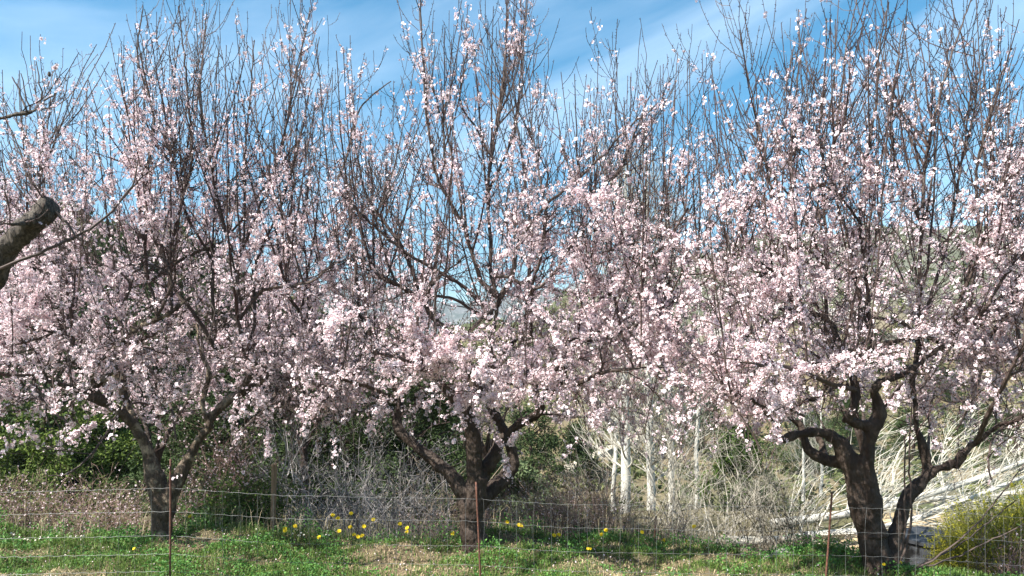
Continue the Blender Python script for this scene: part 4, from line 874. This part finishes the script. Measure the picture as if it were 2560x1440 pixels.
shrub('leafy_shrub', 520, 9.4, 0.9, 0.75, 622, 'low green shrub at the foot of the pink flowering shrub', 'shrub', (0.05, 0.05, 0.03), (0.1, 0.09, 0.05), ns=30, thick=.005, leaf=5000, lc=((0.04, 0.09, 0.02), (0.10, 0.19, 0.04)))
for px_, d_, s__ in [(860, 17, .55), (950, 18, .6), (1040, 17, .55), (760, 18, .6), (600, 17, .6), (480, 19, .6), (1130, 20, .6)]:
    copy_thing(protos[0], TZ(px_, d_), px_, (s__ * 1.2, s__ * 1.2, s__), label='low dark green pine right behind the bare grey shrubs')
for j, (px, D, w, h, lab) in enumerate([(745, 10.4, 1.3, 2.2, 'bare grey tangled shrub just right of the wooden stake'), (860, 10.7, 1.7, 2.0, 'bare grey tangled shrub halfway between stake and middle trunk'), (960, 10.4, 1.5, 1.9, 'wide bare grey shrub, second from the middle trunk'), (1060, 10.8, 1.6, 2.1, 'bare grey shrub next to the left limb of the middle trunk'),
        (1130, 11.5, 1.3, 2.0, 'tan bare shrub framed between the left limb and the centre limb of the middle tree'), (800, 11.6, 1.7, 2.3, 'pale bare shrub behind the grey tangle near the stake'), (1010, 12.0, 1.9, 2.3, 'pale bare shrub behind the grey tangle near the middle trunk')]):
    tan = j == 4
    shrub('bare_shrub', px, D, w, h, 640 + j, lab, 'shrub', (0.2, 0.16, 0.11) if tan else GY0, (0.42, 0.34, 0.24) if tan else GY1, ns=22, thick=.013, curl=.11, group='bare grey shrubs between the left and the middle tree', nsub=4)
for j, (px, D, w, h) in enumerate([(1240, 9.9, .9, 1.15), (1320, 9.7, 1.0, 1.0), (1400, 9.9, 1.1, 1.2), (1480, 9.7, 1.0, 1.2), (1560, 9.9, 1.1, 1.05), (1650, 9.8, 1.1, 1.0), (1440, 10.6, 1.4, 1.5), (1740, 9.9, 1.0, .9), (1180, 10.4, 1.0, 1.3), (1070, 9.9, 1.0, .85)]):
    shrub('dry_bush', px, D, w, h, 660 + j, 'fine twiggy dry bush with pale pink seed heads right of the middle trunk', 'bush', PKS0, (0.36, 0.26, 0.2), ns=40, thick=.005, bloom=420, bsize=.010, leaf=150, lc=((0.2, 0.16, 0.06), (0.12, 0.15, 0.04)), group='dry pinkish bushes right of the middle trunk', spread=.9)
for j, (px, D, w, h, lab) in enumerate([(1745, 12.0, 1.9, 1.8, 'pale curling bare shrub right below the poplar cluster'), (1840, 13.0, 2.2, 2.2, 'pale curling bare shrub in front of the juniper'), (1480, 14.0, 1.8, 2.0, 'pale bare shrub left of the first white poplar trunk'), (1690, 15.0, 2.4, 2.6, 'wide pale bare shrub around the poplar trunks'), (1950, 12.5, 1.4, 1.5, 'pale bare shrub where the fallen poplars begin')]):
    shrub('pale_shrub', px, D, w, h, 680 + j, lab, 'shrub', (0.20, 0.18, 0.14), (0.46, 0.43, 0.36), ns=20, thick=.010, curl=.06, spread=1.3, nsub=6)
for j, (px, D, w, h) in enumerate([(1860, 8.6, .9, .95), (1950, 8.7, .9, 1.1), (2030, 8.5, .8, 1.0), (2110, 8.7, .7, 1.1), (2330, 9.3, .9, .9)]):
    shrub('wiry_bush', px, D, w, h, 700 + j, 'sparse wiry brown bush in front of the sandy ground by the right tree', 'bush', (0.07, 0.05, 0.04), (0.17, 0.13, 0.1), ns=10, thick=.004, bloom=16, leaf=60, lc=((0.2, 0.16, 0.08), (0.1, 0.12, 0.04)), bsize=.012, group='wiry bushes in front of the sandy ground', nsub=5)
shrub('twiggy_shrub', 2530, 8.0, .8, 1.0, 710, 'pinkish twiggy shrub in the lower right corner', 'shrub', PKS0, (0.3, 0.2, 0.17), ns=22, thick=.005, bloom=160, bsize=.010, leaf=60, lc=GL)

# yellow-green feathery bush
def feather_bush(px, D, w, h, seed, label):
    rg = np.random.default_rng(seed); x = (px - 1280) / F * D; b = np.array([x, D, float(terrain(x, D))]); root = thing('feathery_bush', b, label, 'bush'); n = 2600
    a = b + np.stack([rg.normal(0, w * .2, n), rg.normal(0, w * .2, n), np.zeros(n)], 1); an = rg.uniform(0, 6.28, n); rr = w / 2 * np.sqrt(rg.uniform(0, 1, n))
    e = b + np.stack([np.cos(an) * rr, np.sin(an) * rr, h * rg.uniform(.4, 1.12, n) * (0.75 + .5 * vnoise(np.stack([np.cos(an), np.sin(an)], 1), 3, seed)) * np.sqrt(1.02 - (rr / (w / 2)) ** 2 * .6)], 1); c = (a + e) / 2 + np.array([0, 0, .25]) * h * .5
    P = curves(a, c, e, rg, .02); A = Acc(); R = np.full((n, K), .0025); t = rg.uniform(0, 1, (n, 1)); cc = np.array([.10, .11, .02]) * (1 - t) + np.array([.22, .22, .03]) * t
    V, f = tubes(P, R, 3); A.add(V, f, np.repeat(cc, K * 3, axis=0)); A.build('stems', M_stem, root)
    B = Acc(); m = 30000; i = rg.integers(0, n, m); k = rg.integers(3, K, m); q = P[i, k] + rg.normal(0, .022, (m, 3)); t = (0.65 * t[i] + .35 * rg.uniform(0, 1, (m, 1)))
    leaves(B, q, .02, rg, np.array([.09, .12, .012]) * (1 - t) + np.array([.50, .44, .025]) * t, .3, .3); B.build('foliage', M_leaf, root)
feather_bush(2500, 9.6, 1.7, 1.35, 720, 'feathery yellow-green bush in the lower right corner beyond the terrace edge')
feather_bush(2640, 10.4, 1.5, 1.4, 721, 'feathery yellow-green bush cut by the right edge of the view')

# ------------------------------------------------------------------ ground cover
def blades(A, n, xr, yr, h0, h1, w, cols, rng, mask=None, lean=.5):
    x = rng.uniform(*xr, n); y = rng.uniform(*yr, n)
    if mask is not None: k = rng.uniform(0, 1, n) < mask(x, y); x, y = x[k], y[k]; n = len(x)
    z = terrain(x, y) - .01; h = rng.uniform(h0, h1, n)[:, None]; a = rng.uniform(0, 6.28, n); d = np.stack([np.cos(a), np.sin(a), 0 * a], 1); sd = np.stack([-np.sin(a), np.cos(a), 0 * a], 1) * w
    b = np.stack([x, y, z], 1); l = rng.uniform(.1, lean, (n, 1)) * 1.2
    m = b + d * h * l * .35 + [0, 0, 1] * h * .6; t = b + d * h * l + [0, 0, 1] * h * np.clip(1.05 - l * .6, .2, 1)
    v = np.stack([b - sd, b + sd, m - sd * .8, m + sd * .8, t], 1); q = np.arange(n)[:, None] * 5
    kk = rng.uniform(0, 1, (n, 1)); c = np.array(cols[0]) * (1 - kk) + np.array(cols[1]) * kk
    A.add(v.reshape(-1, 3), [q + [[0, 1, 3, 2]], q + [[2, 3, 4]]], np.repeat(c, 5, axis=0))
rg = np.random.default_rng(900); A = Acc()
gm = lambda x, y: np.clip((vnoise(np.stack([x, y * 1.6], -1), 1.7, 51) - .28) * 5 + .30 * smooth((x - 0.8) / 2) + 0.25 * smooth((-x - 3.6) / 1) - .25 * np.exp(-((x + 3) / 1.0) ** 2), .10, 1) * (y < edge_y(x) + .5)
sm_ = lambda x, y: np.clip(1.15 - gm(x, y), .08, 1) * (y < edge_y(x) + .25)
G0, G1 = (0.035, 0.08, 0.012), (0.15, 0.23, 0.045)
blades(A, 150000, (-7, 7.5), (6.0, 9.6), .03, .11, .0035, (G0, G1), rg, gm, .9)
blades(A, 36000, (-9, 9), (3.5, 6.2), .03, .09, .005, (G0, G1), rg, gm, .9)
blades(A, 26000, (-7, 7.5), (8.2, 9.6), .06, .20, .003, ((0.06, 0.12, 0.025), (0.22, 0.27, 0.08)), rg, lambda x, y: np.clip(vnoise(np.stack([x, y], -1), 2.5, 61) * 1.5 - .45, 0, 1) * (.35 + .65 * np.exp(-((x + 1.2) / 2.0) ** 4)) * (y > edge_y(x) - .45), .6)
tag(A.build('grass', M_leaf), 'green grass growing in patches on the terrace', 'grass', kind='stuff')
A = Acc()
blades(A, 70000, (-7, 7.5), (6.0, 9.4), .015, .07, .0028, ((0.20, 0.14, 0.08), (0.50, 0.40, 0.24)), rg, sm_, 2.6)
blades(A, 14000, (-7, 7.5), (8.4, 9.6), .15, .5, .0022, ((0.28, 0.22, 0.13), (0.5, 0.42, 0.28)), rg, lambda x, y: (y > edge_y(x) - .2) * .6 * vnoise(np.stack([x, y], -1), 2.0, 71), .5)
tag(A.build('straw', M_stem), 'dry straw and dead stems littering the terrace', 'straw', kind='stuff')
A = Acc(); n = 130000; x = rg.uniform(-7, 7.5, n); y = rg.uniform(6, 9.5, n); k = rg.uniform(0, 1, n) < gm(x, y) * np.clip(vnoise(np.stack([x, y], -1), 5, 81) * 2.2 - .6, 0, 1); x, y = x[k], y[k]
hh = .015 + (.10 + .16 * smooth((y - 7.3) / .8)) * vnoise(np.stack([x, y], -1), 4, 82) ** 1.5 * 1.4 * rg.uniform(.2, 1, len(x)); t = rg.uniform(0, 1, (len(x), 1))
leaves(A, np.stack([x, y, terrain(x, y) + hh], 1), .014, rg, np.array([0.03, 0.11, 0.02]) * (1 - t) + np.array([0.12, 0.26, 0.05]) * t, .9, .6)
tag(A.build('clover', M_leaf), 'low leafy clover and weeds among the grass', 'ground cover', kind='stuff')
A = Acc(); n = 2600; x = rg.uniform(-7, 7, n); y = rg.uniform(6.2, 9, n); flat = np.stack([x, y, terrain(x, y) + .03], 1)
leaves(A, flat, .009, rg, np.repeat([[0.85, 0.72, 0.74]], n, 0), 1.5, .7)
tag(A.build('fallen_petals', M_petal), 'fallen pale petals scattered on the grass', 'petals', kind='stuff')

def wild_flower(px, py, d, r, white=False, k=0):
    p = W(px, py, d); gz = float(terrain(p[0], p[1])); rgf = np.random.default_rng(int(px * 7 + py)); p[2] = max(p[2], gz + (.06 if white else .10))
    b = np.array([p[0] + rgf.normal(0, .01), p[1], gz])
    root = thing('daisy' if white else 'yellow_flower', b, 'tiny white daisy low in the grass along the terrace edge' if white else 'yellow composite wildflower on a green stem in the grass of the terrace edge', 'daisy' if white else 'wildflower', 'white daisies in the grass' if white else 'yellow wildflowers along the terrace edge')
    A = Acc(); S = curves(b[None] - [[0, 0, .02]], ((b + p) / 2 + rgf.normal(0, .012, 3))[None], p[None], rgf, .01); V, f = tubes(S, np.full((1, K), .0018), 4); A.add(V, f, (0.07, 0.13, 0.03)); A.build('stem', M_stem, root)
    nrm = unit(np.array([rgf.normal(0, .4), -.8, .8])); U = unit(np.cross(nrm, [0, 0, 1.])); Vv = np.cross(nrm, U); B = Acc(); m = 12; a = np.arange(m) * 6.283 / m
    for ring, (rr, lift) in enumerate([(r, .12), (r * .72, .35)]):
        ca, sa = np.cos(a + ring * .26)[:, None], np.sin(a + ring * .26)[:, None]; o = U * ca + Vv * sa; s_ = -U * sa + Vv * ca
        v = np.stack([p + o * r * .15, p + o * rr * .7 + s_ * r * .18 + nrm * rr * lift, p + o * rr + nrm * rr * lift * 1.3, p + o * rr * .7 - s_ * r * .18 + nrm * rr * lift], 1)
        B.add(v.reshape(-1, 3), np.arange(m * 4).reshape(-1, 4), (0.85, 0.84, 0.80) if white else (0.88, 0.68, 0.02))
    B.build('petals', M_leaf, root)
    Cc = Acc(); a = np.arange(8) * .785; ring = p + nrm * r * .08 + (np.cos(a)[:, None] * U + np.sin(a)[:, None] * Vv) * r * .3
    Cc.add(np.vstack([ring, p + nrm * r * .25]), np.stack([np.arange(8), (np.arange(8) + 1) % 8, np.full(8, 8)], 1), (0.75, 0.45, 0.01)); Cc.build('flower_centre', M_leaf, root)
for px, py in [(712,1322),(738,1322),(798,1343),(832,1288),(848,1328),(878,1284),(876,1318),(885,1355),(895,1360),(906,1354),(910,1316),(933,1299),(1000,1310),(1018,1320),(1017,1334),(1132,1338),(1268,1318),(1296,1322),(1303,1350),(1385,1346),(1397,1358),(1504,1338),(1515,1342),(1605,1333),(1660,1351),(475,1291),(713,1361),(845,1296),(1735,1316),(1716,1353)]:
    wild_flower(px, py, 8.35 + (px * 13 % 7) * .04, .028)
for px, py in [(335,1375),(1470,1388),(1476,1394),(1470,1425),(2210,1411),(2252,1428)]: wild_flower(px, py, 7.6 if px < 1600 else 7.05, .018)
for px, py in [(28,1350),(35,1362),(48,1358),(60,1351),(70,1349),(88,1352),(100,1346),(120,1357),(142,1356),(176,1347),(190,1356),(203,1355),(62,1366),(210,1358),(732,1334),(745,1342),(752,1332),(760,1337),(750,1345),(808,1340),(815,1337),(822,1338),(1037,1367),(990,1365),(640,1372),(1110,1352),(2195,1440),(1818,1432)]:
    wild_flower(px, py, 8.35 if py < 1400 else 7.0, .011, True)

# ------------------------------------------------------------------ fence, stake, rock, pipe
DF = 6.3; b = np.array([(1200 - 1280) / F * DF, DF, float(terrain(-.27, DF))])
fence = thing('wire_fence', b, 'rusty-posted wire mesh fence in front of the almond trees', 'fence')
def rod(A, pts, r, sides=6, col=(1, 1, 1)):
    S = spline([[*p, r] for p in pts], step=.12); V, f = tubes(S[None, :, :3], S[None, :, 3], sides, caps=True); A.add(V, f, col)
for (x0, y0, x1, y1, d) in [(426, 1148, 424, 1520, 6.3), (1190, 1205, 1204, 1530, 6.3), (2080, 1232, 2058, 1520, 6.3), (-380, 1180, -384, 1520, 6.3), (2930, 1250, 2926, 1520, 6.3)]:
    A = Acc(); rod(A, [W(x0, y0, d), (W(x0, y0, d) + W(x1, y1, d)) / 2 + [.003, 0, 0], W(x1, y1, d)], .0085, 8); A.build('post', M_rust, fence, smooth=True)
rowx = [-400, 0, 425, 700, 1190, 1400, 1750, 2060, 2300, 2560, 2930]; row0 = [1240, 1232, 1223, 1243, 1250, 1265, 1271, 1273, 1280, 1300, 1300]
offs = [0, 56, 113, 160, 205, 245]; rgw = np.random.default_rng(5)
wl = np.arange(-400, 2930, 21.7)
rows = []
for o_ in offs:
    yy = np.interp(wl, rowx, row0) + o_ + np.cumsum(rgw.normal(0, .35, len(wl))) * .7 + 2.0 * np.sin(wl / 21.7 * np.pi) * .5
    pts = [W(a_, c_, DF + .014) + [0, rgw.normal(0, .004), 0] for a_, c_ in zip(wl, yy)]; rows.append(yy)
    S = np.array(pts)[None]; A = Acc(); V, f = tubes(S, np.full((1, len(pts)), .0011), 4); A.add(V, f); A.build('horizontal_wire', M_wire, fence)
for j in range(0, len(wl), 2):
    px = wl[j] + rgw.normal(0, 1.5); pts = [W(px + rgw.normal(0, 1.2) + 2.0 * rgw.normal() * (q_ == 0), rows[q_][j], DF + .017) for q_ in range(len(offs))]
    A = Acc(); P_ = spline([[*p, .0009] for p in pts], n=3); V, f = tubes(P_[None, :, :3], P_[None, :, 3], 4); A.add(V, f); A.build('vertical_wire', M_wire, fence)

A = Acc(); d = 9.3; rod(A, [W(686, 1160, d), W(684, 1250, d), W(682, 1345, d)], .034, 9); o = A.build('wooden_stake', mat('stake_wood', (0.30, 0.20, 0.12), .85, (30, (0.16, 0.11, 0.07), .4, .65, (3, 3, .3)), (60, .6, .01, (3, 3, .3))), loc=W(682, 1345, d)); tag(o, 'upright brown wooden stake in the weeds left of the middle tree', 'stake')
A = Acc(); rod(A, [W(1640, 1290, 9.0), W(1637, 1362, 9.0)], .012, 6); o = A.build('metal_stake', M_rust, loc=W(1637, 1362, 9.0)); tag(o, 'short rusty stake in front of the white poplars', 'stake')
def rock(px, D, s, seed, label):
    x = (px - 1280) / F * D; p = np.array([x, D, float(terrain(x, D))]); A = Acc(); th, ph = np.meshgrid(np.linspace(0.03, 3.11, 14), np.arange(20) * 2 * np.pi / 20, indexing='ij')
    V = np.stack([np.sin(th) * np.cos(ph) * 1.3, np.sin(th) * np.sin(ph), np.cos(th) * .8], -1); V = np.sign(V) * np.abs(V) ** .8; V = V * (1 + (vnoise(V, 2.2, seed)[..., None] - .5) * .6 + (vnoise(V, 7, seed)[..., None] - .5) * .12) * s
    ix = np.arange(280).reshape(14, 20); nx = np.roll(ix, -1, 1); A.add(V.reshape(-1, 3) + p, np.stack([ix[:-1], nx[:-1], nx[1:], ix[1:]], -1).reshape(-1, 4)); tag(A.build('rock', M_stone, loc=p), label, 'rock')
rock(1960, 7.75, .10, 3, 'grey rock on the terrace edge left of the right tree'); rock(1925, 7.8, .055, 8, 'small grey stone just left of the bigger rock')
A = Acc(); rod(A, [W(575, 1352, 8.2), W(600, 1354, 8.15), W(632, 1355, 8.15), W(648, 1352, 8.2)], .014, 8); tag(A.build('black_pipe', M_hose, loc=W(600, 1354, 8.15)), 'short black pipe lying in the grass right of the left trunk', 'pipe')
A = Acc(); rod(A, [W(118, 1438, 7.0), W(132, 1436, 7.0), W(150, 1440, 7.0)], .02, 8); tag(A.build('black_pipe', M_hose, loc=W(132, 1436, 7.0)), 'black pipe end at the bottom edge, left of the left trunk', 'pipe')
# slate-coloured box on the sandy ground
import bmesh
d = 12.3; c = W(2316, 1352, d); bm = bmesh.new(); bmesh.ops.create_cube(bm, size=1); bmesh.ops.scale(bm, vec=(1.1, .9, .42), verts=bm.verts); bmesh.ops.bevel(bm, geom=bm.edges[:], offset=.03, segments=2, affect='EDGES')
box = thing('concrete_box', (c[0], c[1], float(terrain(c[0], c[1]))), 'dark slate-grey box on the sand between the right tree and the yellow bush', 'box'); box.rotation_euler = (0, 0, .5)
for nm, dz, sc_ in (('body', .17, 1.0), ('lid', .41, None)):
    me = bpy.data.meshes.new(nm); b2 = bm.copy()
    if sc_ is None: bmesh.ops.scale(b2, vec=(1.08, 1.08, .14), verts=b2.verts)
    b2.to_mesh(me); b2.free(); me.materials.append(M_tank); o = bpy.data.objects.new(nm, me); COL.objects.link(o); o.parent = box; o.location = (0, 0, dz)

# ------------------------------------------------------------------ the air
A = Acc(); x0, x1, y0, y1, z0, z1 = -2500, 2500, -60, 1950, -60, 330
V = np.array([[x, y, z] for z in (z0, z1) for y in (y0, y1) for x in (x0, x1)], float)
A.add(V, np.array([[0, 1, 3, 2], [4, 6, 7, 5], [0, 4, 5, 1], [2, 3, 7, 6], [0, 2, 6, 4], [1, 5, 7, 3]])[:, ::-1])
mh = bpy.data.materials.new('haze_air'); mh.use_nodes = True; t_ = mh.node_tree; t_.nodes.clear()
pv = t_.nodes.new('ShaderNodeVolumePrincipled'); mo = t_.nodes.new('ShaderNodeOutputMaterial'); t_.links.new(pv.outputs[0], mo.inputs['Volume'])
pv.inputs['Color'].default_value = (0.72, 0.85, 1.0, 1); pv.inputs['Density'].default_value = 0.00018; pv.inputs['Anisotropy'].default_value = 0.2
tag(A.build('haze', mh), kind='stuff')
